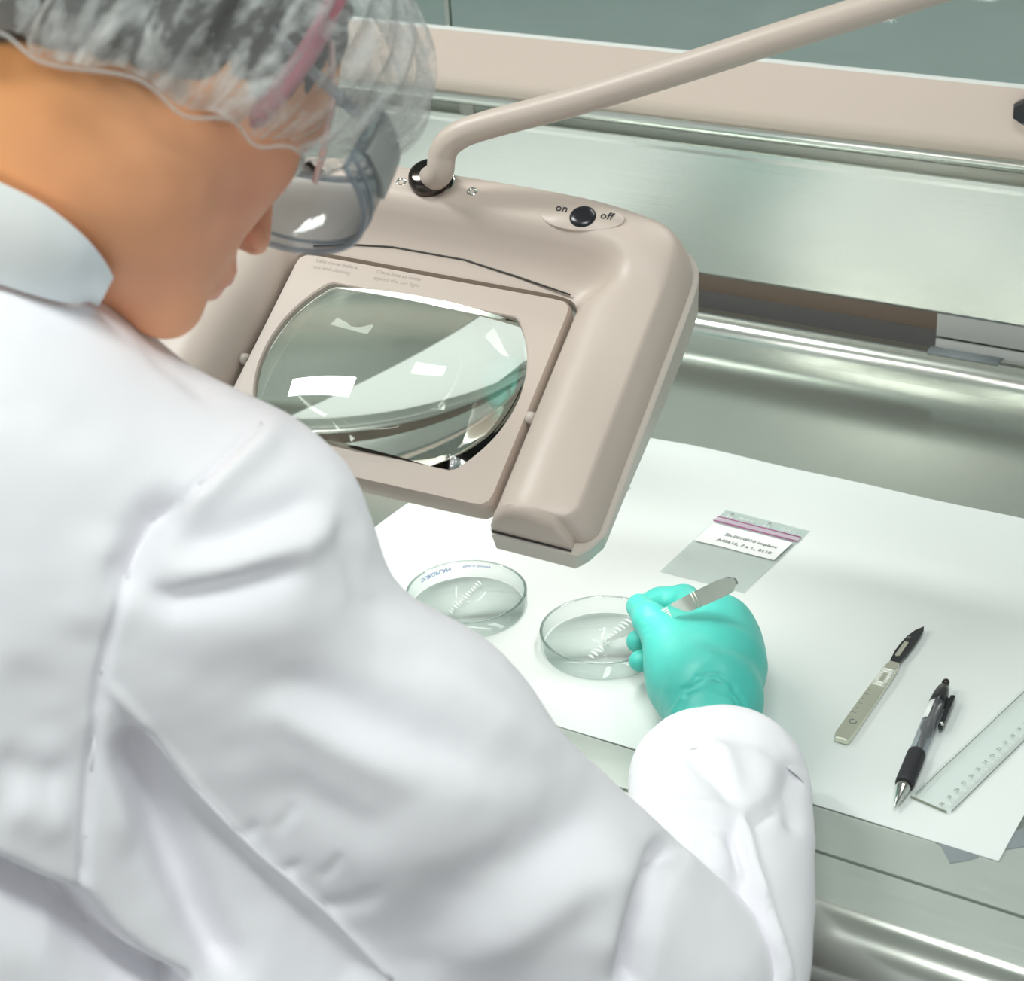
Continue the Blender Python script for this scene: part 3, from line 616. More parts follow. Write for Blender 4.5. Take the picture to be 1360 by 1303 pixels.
mk('barrel', *lathe(h([(.0056, .0648), (.0057, .066), (.0059, .09), (.0060, .1285)]), A, ax, 32), 'pen_clear', pen)
mk('inner_sleeve', *lathe(h([(.0026, .066), (.0026, .090), (.0038, .0925), (.0050, .096), (.0052, .128)]), A, ax, 24), 'black', pen)
mk('refill', *lathe(h([(.0014, .050), (.0014, .092)]), A, ax, 12), 'white_plastic', pen)
mk('top_sleeve', *lathe(h([(.0060, .1280), (.0062, .1285), (.0061, .134), (.0055, .142), (.0044, .149), (.0033, .152)]), A, ax, 28), 'black', pen)
mk('push_button', *lathe(h([(.0029, .150), (.0029, .1585), (.0024, .160), (.0008, .1605)]), A, ax, 20), 'dark_metal', pen)
la = np.cross(ax, (0, 0, 1)); la /= np.linalg.norm(la)
if la@RT < 0: la = -la
ub = np.cross(ax, la); ub = ub if ub[2] > 0 else -ub
cq = A+la*.0088+ub*-.001
mk('clip', *prism([(.101*k, -.0010), (.1035*k, -.0022), (.143*k, -.0018), (.144*k, .0008), (.142*k, .0018), (.108*k, .0016), (.103*k, .0012)], cq-ub*.0016, ax, la, ub, 0, .0032, .0008), 'black', pen, False)
mk('clip_bridge', *prism([(.127*k, -.006), (.139*k, -.006), (.139*k, 0), (.127*k, 0)], cq-ub*.001, ax, la, ub, 0, .0022), 'black', pen, False)
mk('clip_ball', *lathe([(.0003, -.0016), (.0012, -.0012), (.0016, 0), (.0012, .0012), (.0003, .0016)], cq+ax*.1045*k+ub*.0018, ub, 12), 'chrome', pen)
# price sticker wrapped on the barrel
sv2 = []
for x in (.103, .1255):
    for r_ in (.0061, .0063):
        for a in np.linspace(20, 80, 7): sv2.append(A+ax*x*k+r_*(-la*math.cos(math.radians(a))+ub*math.sin(math.radians(a))))
r_ = [sv2[i*7:(i+1)*7] for i in range(4)]
mk('sticker', *loft([r_[0]+r_[1][::-1], r_[2]+r_[3][::-1]]), 'white', pen)

# ------------------------------------------------------------------ ruler
A = at(1207.4, 1055.3, ZP+.0025); A2 = at(1360, 912, ZP+.0025); B = at(1258, 1081, ZP+.0025)
ey = A2-A; ey /= np.linalg.norm(ey); exr = np.cross(ey, (0, 0, 1)); exr /= np.linalg.norm(exr); wr_ = (B-A)@exr; A = A-V(0, 0, A[2]-ZP)
rul = thing('ruler', A+ey*.15, 'clear plastic ruler with small grey numbers, right of the pen', 'ruler')
th = .0026; secs = []
pf_ = [(0, .0003), (0, th*.55), (.0032, th), (wr_-.009, th), (wr_, .0011), (wr_, .0003)]
def rsec(y, ins=0): return [A+exr*min(max(x, ins), wr_-ins)+ey*y+V(0, 0, z) for x, z in pf_]
mk('ruler_body', *loft([rsec(0, .002), rsec(.002, 0), rsec(.312, 0)]), 'acrylic', rul, False)
mk('edge_line', *tube([A+exr*.0032+ey*.003+V(0, 0, th), A+exr*.0032+ey*.31+V(0, 0, th)], .00035, 6), 'grey_ink', rul)
mk('edge_line', *tube([A+exr*wr_+ey*.003+V(0, 0, .0008), A+exr*wr_+ey*.31+V(0, 0, .0008)], .0004, 6), 'grey_ink', rul)
mk('end_face', *prism([(0.001, 0), (wr_-.002, 0), (wr_-.002, .0006), (0.001, .0006)], A-ey*.0001, exr, ey, V(0, 0, 1), .0004, .0020), pbsdf('ruler_end', (.25, .27, .2), .3), rul, False)
# graduations (29 one-millimetre groups joined) and numbers
slope = (th-.0011)/.009; tk = MB()
def onbev(x, y): return A+exr*x+ey*y+V(0, 0, (th if x < wr_-.009 else th-(x-(wr_-.009))*slope)+.0001)
for i in range(0, 301):
    y = .006+i*.001; l = .0048 if i % 10 == 0 else (.0038 if i % 5 == 0 else .0026); q0, q1 = onbev(wr_-.0006, y), onbev(wr_-.0006-l, y)
    tk.add([q0-ey*.00009, q0+ey*.00009, q1+ey*.00009, q1-ey*.00009], [(0, 1, 2, 3)])
tag(tk.mk('graduation_marks', 'grey_ink', rul, False), kind='stuff')
for i in range(0, 31): text('number', str(30-i), .0042, onbev(wr_-.0068, .0045+i*.01)+V(0, 0, .0002), ey, -exr, 'grey_ink', rul, .00008, align='CENTER') if i < 26 else None

# ================================================================== PERSON
per = thing('person', (-.11, -.62, .9), 'person in a white lab coat, hair cap, goggles and turquoise gloves bending over the magnifier', 'person')
# ---- frame of the head: e = facing direction as seen, k = away
k_ = ray(300, 200); k_ /= np.linalg.norm(k_); r_ = RT-k_*(RT@k_); r_ /= np.linalg.norm(r_); u_ = np.cross(r_, k_); u_ = u_ if u_@UP > 0 else -u_
TH, RO, TI = math.radians(31), math.radians(47), math.radians(28)   # turned away, pitched down in the picture, tilted
e_ = math.cos(RO)*r_-math.sin(RO)*u_; dn = -math.sin(RO)*r_-math.cos(RO)*u_
HY = math.cos(TH)*e_+math.sin(TH)*k_; HX = math.sin(TH)*e_-math.cos(TH)*k_; HZ = np.cross(HX, HY)
HX, HZ = math.cos(TI)*HX+math.sin(TI)*HZ, -math.sin(TI)*HX+math.cos(TI)*HZ
HS = .95
HC = P(402, 214, .95)-HS*(HX*.042+HY*.080)
RH = np.stack([HX, HY, HZ])                          # world -> head rows
W2H = lambda p: ((p-HC)@RH.T)/HS
H2W = lambda q: HC+HS*(np.asarray(q, float)@RH)
NECK = P(-70, 250, .95); nk = W2H(NECK)
CH = P(-100, 650, .98); chl = W2H(CH)
def head_sdf(p):
    d = ell_d(p, (0, -.018, .036), (.0745, .093, .086))
    d = smin(d, ell_d(p, (0, .042, .030), (.060, .046, .052)), .03)
    d = smin(d, ell_d(p, (0, .028, -.040), (.046, .056, .070)), .03)
    for s in (-1, 1):
        d = smin(d, cap_d(p, (s*.042, .052, -.022), (s*.051, .026, -.018), .021, .022), .026)
        d = smin(d, cap_d(p, (s*.045, -.002, -.058), (s*.014, .070, -.099), .015, .014), .028)
        d = smin(d, cap_d(p, (s*.024, .060, -.048), (s*.018, .064, -.070), .017, .016), .02)
    d = smin(d, ell_d(p, (0, .081, -.102), (.016, .014, .013)), .02)
    d = smin(d, ell_d(p, (0, .082, -.066), (.022, .014, .018)), .014)
    for s in (-1, 1): d = smax(d, -ell_d(p, (s*.031, .100, -.001), (.017, .016, .012)), .014)
    for s in (-1, 1): d = smin(d, cap_d(p, (s*.014, .088, .019), (s*.044, .075, .019), .007, .006), .014)
    d = smin(d, cap_d(p, (0, .089, .004), (0, .110, -.034), .0075, .0088), .014)
    for s in (-1, 1): d = smin(d, ell_d(p, (s*.0115, .099, -.038), (.0085, .0105, .0072)), .008)
    for s in (-1, 1): d = smax(d, -ell_d(p, (s*.0065, .104, -.0445), (.0040, .0055, .0045)), .003)
    d = smin(d, cap_d(p, (-.020, .090, -.0680), (0, .1015, -.0640), .0048, .0068), .005)
    d = smin(d, cap_d(p, (.020, .090, -.0680), (0, .1015, -.0640), .0048, .0068), .005)
    d = smin(d, cap_d(p, (-.016, .089, -.0775), (.016, .089, -.0775), .0052, .0052), .006)
    d = smin(d, ell_d(p, (0, .0965, -.0775), (.013, .0075, .0065)), .006)
    for s in (-1, 1):
        d = smin(d, np.maximum(ell_d(p, (s*.075, -.012, -.004), (.009, .018, .031)), -ell_d(p, (s*.084, -.008, 0), (.010, .010, .020))), .006)
    d = smin(d, cap_d(p, (0, -.030, -.040), nk, .046, .054), .05)
    d = smin(d, cap_d(p, (0, .005, -.070), nk, .036, .046), .05)
    d = smin(d, cap_d(p, nk, chl, .058, .10), .05)
    return d
lo = np.minimum(V(-.105, -.14, -.16), np.minimum(nk, chl)-.10); hi = np.maximum(V(.105, .14, .145), np.maximum(nk, chl)+.10)
v, F = surfnet(head_sdf, lo, hi, .0036); v = smooth_mesh(v, F, 2)
body = mk('body', H2W(v), F, 'skin', per)
# pigment: yellowish neck, pinker face, lips, lids
base = np.tile(V(.82, .385, .245), (len(v), 1)); nd = np.clip((np.linalg.norm(v-V(0, .05, -.04), axis=1)-.055)/.09, 0, 1)[:, None]
base = base*(1-nd)+V(.84, .42, .165)*nd
bl_ = np.exp(-((np.abs(v[:, 0])-.045)**2+(v[:, 1]-.05)**2+(v[:, 2]+.03)**2)/.03**2)[:, None]; base = base*(1-.35*bl_)+V(.80, .36, .26)*.35*bl_
lp = np.exp(-((v[:, 0]/.019)**4+((v[:, 2]+.072)/.0105)**4))*(v[:, 1] > .083); base = base*(1-lp[:, None])+V(.66, .27, .28)*lp[:, None]
base *= (1+.06*vnoise(v*60, 3))[:, None]
ca = body.data.color_attributes.new('pig', 'FLOAT_COLOR', 'POINT'); ca.data.foreach_set('color', np.concatenate([base, np.ones((len(v), 1))], 1).ravel())
for s in (-1, 1):
    mk('eye', *lathe([(.0002, -.0118), (.006, -.0102), (.0105, -.0055), (.012, 0), (.0105, .0055), (.006, .0102), (.0002, .0118)], H2W((s*.031, .0755, -.001)), HY, 24), 'eye', body)
    lm = MB()
    for i in range(13):
        a = math.radians(-65+i*11); x0 = s*.031+.0135*math.sin(a); yb = .0875-.006*(math.sin(a)**2)
        lm.add(*tube([H2W((x0, yb, .001+.0035*math.cos(a))), H2W((x0+.002*math.sin(a), yb+.006, .000+.003*math.cos(a))), H2W((x0+.004*math.sin(a), yb+.010, .003))], [.0006, .0005, .0002], 5))
    lm.mk('lashes', 'lash', body)
# ---- hair under the cap
def hair_sdf(p):
    d = ell_d(p, (0, -.022, .044), (.087, .104, .093)); d = smin(d, ell_d(p, (0, -.034, -.020), (.083, .088, .075)), .03)
    cut = (p[..., 2]+.020)-.45*p[..., 1]; return smax(d, -cut*.9, .01)
v, F = surfnet(hair_sdf, (-.10, -.15, -.08), (.10, .10, .15), .005)
v = v+vnormals(v, F)*(.0018*np.sin(v[:, 1]*420+6*vnoise(v*22, 5)))[:, None]; mk('hair', H2W(v), F, 'hair', per)
mk('hair_band', *tube([H2W((.091*math.cos(t), .012-.012*math.sin(t), .044+.100*math.sin(t))) for t in np.linspace(-.75, math.pi+.75, 40)], .0055, 10), 'hair_band', per)
# ---- bouffant cap
def cap_pt(th, ph, push=0):                          # th round the head (0 = front), ph 0 rim .. 1 crown
    c, s = math.cos(th), math.sin(th)
    rim = V(.088*s, .010+(.098 if c > 0 else .112)*c, CAPZ(th))
    a = ph*math.pi/2; big = 1+.16*math.sin(min(ph*2.2, 1)*math.pi/2)
    front = .5+.5*c; oz = .128-rim[2]; z = rim[2]+oz*math.sin(a)*1.0
    rr = math.cos(a)**.72; x = rim[0]*rr*big*1.12; y = .012+(rim[1]-.012)*rr*big*(1.11+.16*front)+.016*front*math.sin(ph*math.pi)
    return V(x, y, z)
def CAPZ(th):
    c = math.cos(th); k = abs(th) if abs(th) <= math.pi else 2*math.pi-abs(th); k = k/math.pi
    return np.interp(k, [0, .25, .45, .6, .8, 1], [.036, .020, -.034, -.056, -.074, -.076])
nth, nph = 300, 70; cv = []; cuv = []; ph_n = RNG.random(6)*6.3
for j in range(nph):
    ph = j/(nph-1)*.985
    for i in range(nth):
        th = i/nth*2*math.pi; q = cap_pt(th, ph); n_ = q-V(0, -.01, .03); n_ /= np.linalg.norm(n_)
        wv = 0
        for m_, f_ in enumerate((17, 23, 31, 44)): wv += math.sin(f_*th+ph_n[m_]+3.2*math.sin(3*th+m_)*ph+2.5*ph*math.sin(th*5+m_*2))/(1+.35*m_)
        am = .0034*(1-ph)**.6*min(1, .35+ph*6)+.0010
        lip = .004*math.exp(-(ph/.03)**2)
        cv.append(q+n_*(am*wv-lip)+V(0, 0, .0035*math.sin(15*th+1.5*math.sin(4*th))*math.exp(-(ph/.08)**2))); cuv.append((i/nth, ph))
cf = [(j*nth+i, j*nth+(i+1) % nth, (j+1)*nth+(i+1) % nth, (j+1)*nth+i) for j in range(nph-1) for i in range(nth)]
cf.append(tuple((nph-1)*nth+i for i in range(nth)))
co = mk('hair_cap', H2W(np.array(cv)), cf, 'cap', per)
ul = co.data.uv_layers.new(name='uv')
for pl in co.data.polygons:
    us = [cuv[i][0] for i in pl.vertices]; wrap_ = max(us)-min(us) > .5
    for li, vi in zip(pl.loop_indices, pl.vertices):
        u, v_ = cuv[vi]; ul.data[li].uv = (u+1 if wrap_ and u < .5 else u, v_)
co['label'] = 'crinkled translucent white hair cap'
mk('elastic', *tube([H2W(cap_pt(t, 0)-V(0, 0, .001)+V(0, 0, .0035*math.sin(15*t+1.5*math.sin(4*t)))) for t in np.linspace(0, 2*math.pi, 200)], .0010, 6), 'cap', co).data.uv_layers.new(name='uv')

# ---- goggles
gog = thing('goggles', H2W((0, .1, 0)), None, None); gog.parent = per; gog.location = Vector(ORG[gog]-ORG[per]); gog['label'] = 'clear wrap-around goggles'
def gsh(a, z, o=0):                                  # a: angle from straight ahead, z: height
    c, s = math.cos(a), math.sin(a); bul = .010*(1-(z/.038)**2)
    return H2W(((.088+o)*s*(1-.05*c), .044+(.094+o+bul)*max(c, 0)**.75, z*1.12+.002))
def gsheet(a0, a1, z0, z1, mat, nm, th=.0016, na=48, nz=12, zf=None, par=gog):
    A_ = np.linspace(a0, a1, na); Z_ = np.linspace(0, 1, nz); o = []; 
    for oo in (0, th):
        for z in Z_:
            for a in A_:
                lo_, hi_ = (zf(a) if zf else (z0, z1)); o.append(gsh(a, lo_+(hi_-lo_)*z, oo))
    n_ = na*nz; f = [(j*na+i, j*na+i+1, (j+1)*na+i+1, (j+1)*na+i) for j in range(nz-1) for i in range(na-1)]; f += [tuple(n_+k for k in q[::-1]) for q in f]
    bd = [i for i in range(na)]+[j*na+na-1 for j in range(1, nz)]+[(nz-1)*na+i for i in range(na-2, -1, -1)]+[j*na for j in range(nz-2, 0, -1)]
    f += [(bd[k], bd[(k+1) % len(bd)], n_+bd[(k+1) % len(bd)], n_+bd[k]) for k in range(len(bd))]
    return mk(nm, o, f, mat, par, True, autosmooth=45)
zf = lambda a: (-.014+.004*abs(math.sin(a))**3, .030-.004*abs(math.sin(a))**2)
AM = math.radians(80)
gsheet(-AM, AM, 0, 0, 'goggle', 'lens_shield', zf=zf)
aa = np.linspace(-AM, AM, 60)
mk('lower_rim', *tube([gsh(a, zf(a)[0], .001) for a in aa], .0018, 8), 'goggle_rim', gog)
mk('upper_rim', *tube([gsh(a, zf(a)[1], .001) for a in aa], .0020, 8), 'goggle_rim', gog)
mk('rim_ridge', *tube([gsh(a, zf(a)[0]+.007, .0015) for a in aa], .0012, 6), 'goggle_rim', gog)
for s in (-1, 1):
    mk('side_rim', *tube([gsh(s*AM, z, .001) for z in np.linspace(zf(AM)[0], zf(AM)[1], 8)], .0010, 8), 'goggle_rim', gog)
    vt = gsheet(s*math.radians(50), s*math.radians(76), .004, .026, 'goggle_vent', 'side_vent', .004, 8, 6)
    mk('temple_arm', *tube([gsh(s*math.radians(84), .014, .001), H2W((s*.083, .02, .016)), H2W((s*.080, -.03, .014))], .0030, 8), 'goggle_rim', gog)
    mk('strap', *tube([H2W((s*.0795, .030, .040)), H2W((s*.0730, .054, .022)), H2W((s*.063, .0735, .000)), H2W((s*.057, .083, -.012))], [.0018]*4, 8), 'strap', gog)

# ---- lab coat: one continuous garment with sleeves
S = P(283, 748, .975); M_ = P(525, 1000, 1.02); E_ = P(880, 1300, 1.085)
M0 = P(398, 905, .995); CA = P(10, 600, .95); CB = P(-100, 800, .98); PV = P(-150, 1550, 1.06)
lat = (S-CH); lat -= 0; La = CH-(S-CH)*.95+V(-.03, 0, .08); EL = La+V(-.07, .16, -.19); WL = V(-.47, -.24, .955)
def coat_sdf(p):
    d = cap_d(p, CA, S, .078, .080)
    d = smin(d, cap_d(p, NECK+V(-.01, -.02, -.050), CA, .070, .084), .05)
    d = smin(d, cap_d(p, CB, PV, .135, .165), .06); d = smin(d, cap_d(p, CB+V(-.12, .02, .02), PV+V(-.10, 0, 0), .125, .16), .06)
    d = smin(d, cap_d(p, CH, La, .105, .085), .06)
    d = smin(d, cap_d(p, NECK+V(-.01, -.02, -.055), La, .062, .082), .05)
    d = smin(d, cap_d(p, S, M0, .080, .058), .04); d = smin(d, cap_d(p, M0, M_, .058, .071), .025); d = smin(d, cap_d(p, M_, E_, .071, .068), .03)
    d = smin(d, cap_d(p, CB, M_, .10, .05), .06); d = smin(d, cap_d(p, P(120, 1050, 1.04), P(520, 1620, 1.16), .10, .17), .06)
    d = smin(d, cap_d(p, La, EL, .082, .070), .04); d = smin(d, cap_d(p, EL, WL, .066, .048), .03)
    neckhole = cap_d(p, NECK+(NECK-CH)*.6, NECK-(NECK-CH)*.22, .057, .052)
    return smax(d, -neckhole, .012)
pts_ = np.array([S, M_, E_, CA, CB, PV, La, EL, WL]); lo = pts_.min(0)-.20; hi = pts_.max(0)+.20
v, F = surfnet(coat_sdf, lo, hi, .0105); v = smooth_mesh(v, F, 3); v, F = subdiv(v, F, 2)
n_ = vnormals(v, F); x, y, z = proj(v); view = (CAM-v); view /= np.linalg.norm(view, axis=1, keepdims=True); vis = np.clip(((n_*view).sum(1)+.05)/.25, 0, 1)
D = np.zeros(len(v)); f_ = lambda *a, **k: fold(x, y, *a, **k)
FOLDS = [
 # armhole seam, shoulder to side
 ([(352, 556), (300, 610), (245, 662), (205, 690), (178, 745), (160, 800), (146, 850), (133, 905), (124, 1000), (114, 1110), (110, 1195)], 7, -.0045, 'v', .05),
 ([(262, 650), (205, 690), (172, 755), (158, 810)], 26, -.0110, 'v', .3),
 ([(150, 690), (128, 770), (110, 860)], 44, .004, 'v', .3),
 # sleeve folds by the shoulder
 ([(215, 705), (290, 640), (360, 575), (400, 560)], 22, .0065, 'v', .3),
 ([(200, 740), (300, 715), (380, 680), (455, 640)], 26, -.0080, 'v', .3),
 ([(190, 760), (300, 750), (400, 722), (480, 665)], 24, .0060, 'v', .3),
 ([(172, 782), (235, 800), (310, 782), (420, 752)], 18, -.0085, 'v', .3),
 ([(450, 640), (462, 720), (490, 790), (540, 850)], 22, -.0050, 'v', .3),
 ([(200, 850), (330, 830), (470, 820)], 40, .004, 'v', .4),
 # soft waves down the sleeve
 ([(300, 900), (420, 920), (520, 960), (640, 1010), (720, 1030)], 34, -.0075, 'v', .35),
 ([(300, 960), (380, 950), (470, 1000), (600, 1060)], 26, .0050, 'v', .35),
 ([(310, 1050), (400, 1060), (480, 1100), (560, 1090)], 34, -.0055, 'v', .35),
 ([(520, 880), (620, 910), (720, 990), (800, 1060)], 26, .004, 'v', .35),
 ([(500, 1230), (620, 1190), (720, 1130), (800, 1075), (850, 1050)], 40, -.0080, 'v', .3),
 ([(560, 1290), (680, 1240), (780, 1170), (860, 1090)], 34, .0070, 'v', .3),
 # elbow crease
 ([(905, 1105), (880, 1140), (858, 1190), (842, 1250), (832, 1330)], 17, -.0170, 'v', .12),
 ([(840, 1120), (815, 1190), (800, 1300)], 26, .0060, 'v', .3),
 # back sleeve seam with the fold beneath it
 ([(138, 902), (200, 975), (270, 1060), (340, 1130), (430, 1208), (530, 1312)], 7, .0028, 'v', .06),
 ([(150, 930), (190, 985), (262, 1070), (330, 1140), (420, 1220), (515, 1312)], 26, -.0075, 's', .1),
 ([(168, 965), (195, 1040), (232, 1130), (270, 1220), (320, 1320)], 26, -.0230, 'v', .15),
 ([(140, 930), (150, 1040), (175, 1150)], 24, .005, 'v', .3),
 ([(330, 1170), (385, 1155), (410, 1140)], 9, -.0018, 'v', .3), ([(360, 1110), (385, 1085), (392, 1070)], 9, -.0015, 'v', .3),
 ([(300, 1120), (335, 1105), (350, 1090)], 9, -.0014, 'v', .3), ([(400, 1210), (470, 1200), (520, 1180)], 12, -.0028, 'v', .3), ([(420, 1170), (445, 1150), (452, 1130)], 9, -.0016, 'v', .3),
 # back panel: hollow under the lower fold
 ([(-60, 1120), (0, 1148), (60, 1176), (112, 1195), (150, 1240), (190, 1275), (260, 1312)], 18, -.046, 's', .05),
 ([(0, 1060), (60, 1090), (110, 1085)], 34, .005, 'v', .3), ([(-20, 1010), (50, 1030), (105, 1040)], 26, -.0035, 'v', .3),
 ([(30, 860), (45, 950), (80, 1010)], 34, -.003, 'v', .35),
 ([(-20, 480), (90, 560), (170, 600)], 40, -.003, 'v', .4),
 ([(170, 420), (220, 480), (300, 545)], 14, -.003, 'v', .3),
]
for ln, wd, am, kd, fd in FOLDS: D += fold(x, y, ln, wd, am, kd, fd)
D *= vis
D += .0008*vnoise(v*14, 11)+.0008*vnoise(v*V(30, 22, 26), 12)+.0005*vnoise(v*70, 13)
coat = mk('lab_coat', v+n_*D[:, None], F, 'cloth', per)

def snap(line, off):
    vc = v+n_*D[:, None]; X_, Y_, Z_ = proj(vc); out = []
    for q in spline([V(a, b, 0) for a, b in line], 5):
        m = (np.hypot(X_-q[0], Y_-q[1]) < 9); 
        if m.any(): out.append(P(q[0], q[1], np.median(np.sort(Z_[m])[:12])-off))
    return [sum(out[max(i-1, 0):i+2])/len(out[max(i-1, 0):i+2]) for i in range(len(out))]
mk('seam', *tube(snap(FOLDS[0][0], .0002), .0011, 8), 'cloth', coat)
mk('seam', *tube(snap(FOLDS[17][0], .0006), .0014, 8), 'cloth', coat)
# ---- right forearm sleeve with an open cuff (part of the coat)
WR = at(948, 952, .958)
cx0 = P(958, 1030, 0); dC = np.linalg.norm(WR-CAM)
ax = [P(900, 1420, 1.08), P(925, 1300, 1.095), P(945, 1185, 1.13), P(955, 1100, 1.175), P(957, 1046, 1.215), P(955, 1016, 1.245), P(952, 1001, 1.266)]
rad = [(.070, .055), (.068, .052), (.0635, .048), (.0610, .045), (.0605, .043), (.0575, .041), (.0480, .036)]
axs = spline(ax, 12); rs = [spline([V(a, b, 0) for a, b in rad], 12)][0]; nA = 160
def sleeve_ring(i, shrink=0):
    p = axs[i]; d = axs[min(i+1, len(axs)-1)]-axs[max(i-1, 0)]; d /= np.linalg.norm(d); a = RT-d*(RT@d); a /= np.linalg.norm(a); b = np.cross(a, d); b = b if b@UP > -9 else b
    return [p+(rs[i][0]-shrink)*math.cos(t)*a+(rs[i][1]-shrink)*math.sin(t)*b for t in np.linspace(0, 2*math.pi, nA, endpoint=False)]
R1 = [sleeve_ring(i) for i in range(len(axs))]; i0 = len(axs)-1
R2 = [sleeve_ring(i, .0022) for i in range(i0, i0-30, -1)]
vv, ff = loft(R1+R2, True, False); vv = np.array(vv); FQ = np.array([q for q in ff if len(q) == 4]); nn = vnormals(vv, FQ)
x, y, z = proj(vv); vis = (np.arange(len(vv)) < len(R1)*nA)*np.clip(((nn*((CAM-vv)/np.linalg.norm(CAM-vv, axis=1, keepdims=True))).sum(1)*(1)+.1)/.3, 0, 1)
sg = 1 if (nn[:nA*20]*(vv[:nA*20]-np.repeat(np.array(axs[:20]), nA, 0))).sum() > 0 else -1; nn = nn*sg
vis = (np.arange(len(vv)) < len(R1)*nA)*np.clip(((nn*((CAM-vv)/np.linalg.norm(CAM-vv, axis=1, keepdims=True))).sum(1)+.1)/.3, 0, 1)
D = np.zeros(len(vv))
for ln, wd, am, kd, fd in [
 ([(985, 1080), (1000, 1150), (1025, 1230), (1052, 1310)], 7, .0075, 'v', .1), ([(975, 1085), (986, 1150), (1008, 1230), (1038, 1310)], 13, -.012, 'v', .1),
 ([(850, 1092), (920, 1090), (988, 1098)], 7, -.0065, 'v', .25), ([(860, 1075), (930, 1074), (985, 1084)], 10, .004, 'v', .3), ([(915, 1118), (960, 1150), (1005, 1205), (1022, 1250)], 8, -.007, 'v', .2), ([(930, 1110), (975, 1145), (1018, 1200)], 8, .004, 'v', .25),
 ([(985, 1098), (1010, 1085), (1045, 1058)], 10, -.007, 'v', .3), ([(905, 985), (930, 1010), (960, 1040), (985, 1080)], 15, -.006, 'v', .3), ([(930, 980), (960, 1010), (985, 1060)], 12, .004, 'v', .3),
 ([(960, 1180), (990, 1230), (1005, 1300)], 20, -.007, 'v', .2), ([(1062, 1000), (1048, 1050), (1062, 1120)], 16, -.006, 'v', .3), ([(930, 1000), (1000, 1010), (1050, 1050)], 18, .005, 'v', .3)]:
    D += fold(x, y, ln, wd, am, kd, fd)
D = D*vis+(.0014*vnoise(vv*22, 21)+.0007*vnoise(vv*60, 22))
tag(mk('sleeve', vv+nn*D[:, None], ff, 'cloth', coat), 'loose right sleeve with open cuff')

# ---- collar: stand-up fall collar round the neck
tp = [(-150, 190, .99), (-60, 215, .955), (0, 242, .925), (60, 272, .905), (110, 312, .900), (138, 345, .905), (151, 368, .915)]
bt = [(-170, 350, .985), (-80, 358, .94), (-10, 375, .905), (45, 392, .890), (90, 403, .889), (118, 402, .896), (131, 407, .907)]
def hit(px, py, sdf, d0=.6):
    d = d0; r = ray(px, py)
    for _ in range(60):
        s_ = float(sdf((CAM+r*d)[None])[0])
        if s_ < .0004 or d > 1.4: break
        d += s_*.8
    return d
T_ = spline([P(x, y, min(d-.02, hit(x, y, lambda q: head_sdf(W2H(q))*HS)-.010, hit(x, y, coat_sdf)-.008)) for x, y, d in tp], 8)
B_ = spline([P(x, y, min(hit(x, y, coat_sdf)-.004, hit(x, y, lambda q: head_sdf(W2H(q))*HS)-.006)) for x, y, d in bt], 8); cols = []; nC = 12
ins = -ray(100, 330)/np.linalg.norm(ray(100, 330))
for a, b in zip(T_, B_): cols.append([a+(b-a)*t+ins*(.006*math.sin(math.pi*t)) for t in np.linspace(0, 1, nC)])
top = [q for c in cols for q in c]; n0 = len(top); f = [(i*nC+j, i*nC+j+1, (i+1)*nC+j+1, (i+1)*nC+j) for i in range(len(cols)-1) for j in range(nC-1)]
bk = [q-ins*.003 for q in top]; ff = f+[tuple(n0+k for k in q[::-1]) for q in f]
bd = [i*nC for i in range(len(cols))]+[(len(cols)-1)*nC+j for j in range(1, nC)]+[i*nC+nC-1 for i in range(len(cols)-2, -1, -1)]+[j for j in range(nC-2, 0, -1)]
ff += [(bd[(k+1) % len(bd)], bd[k], n0+bd[k], n0+bd[(k+1) % len(bd)]) for k in range(len(bd))]
mk('collar', top+bk, ff, 'collar', coat, True, autosmooth=60)

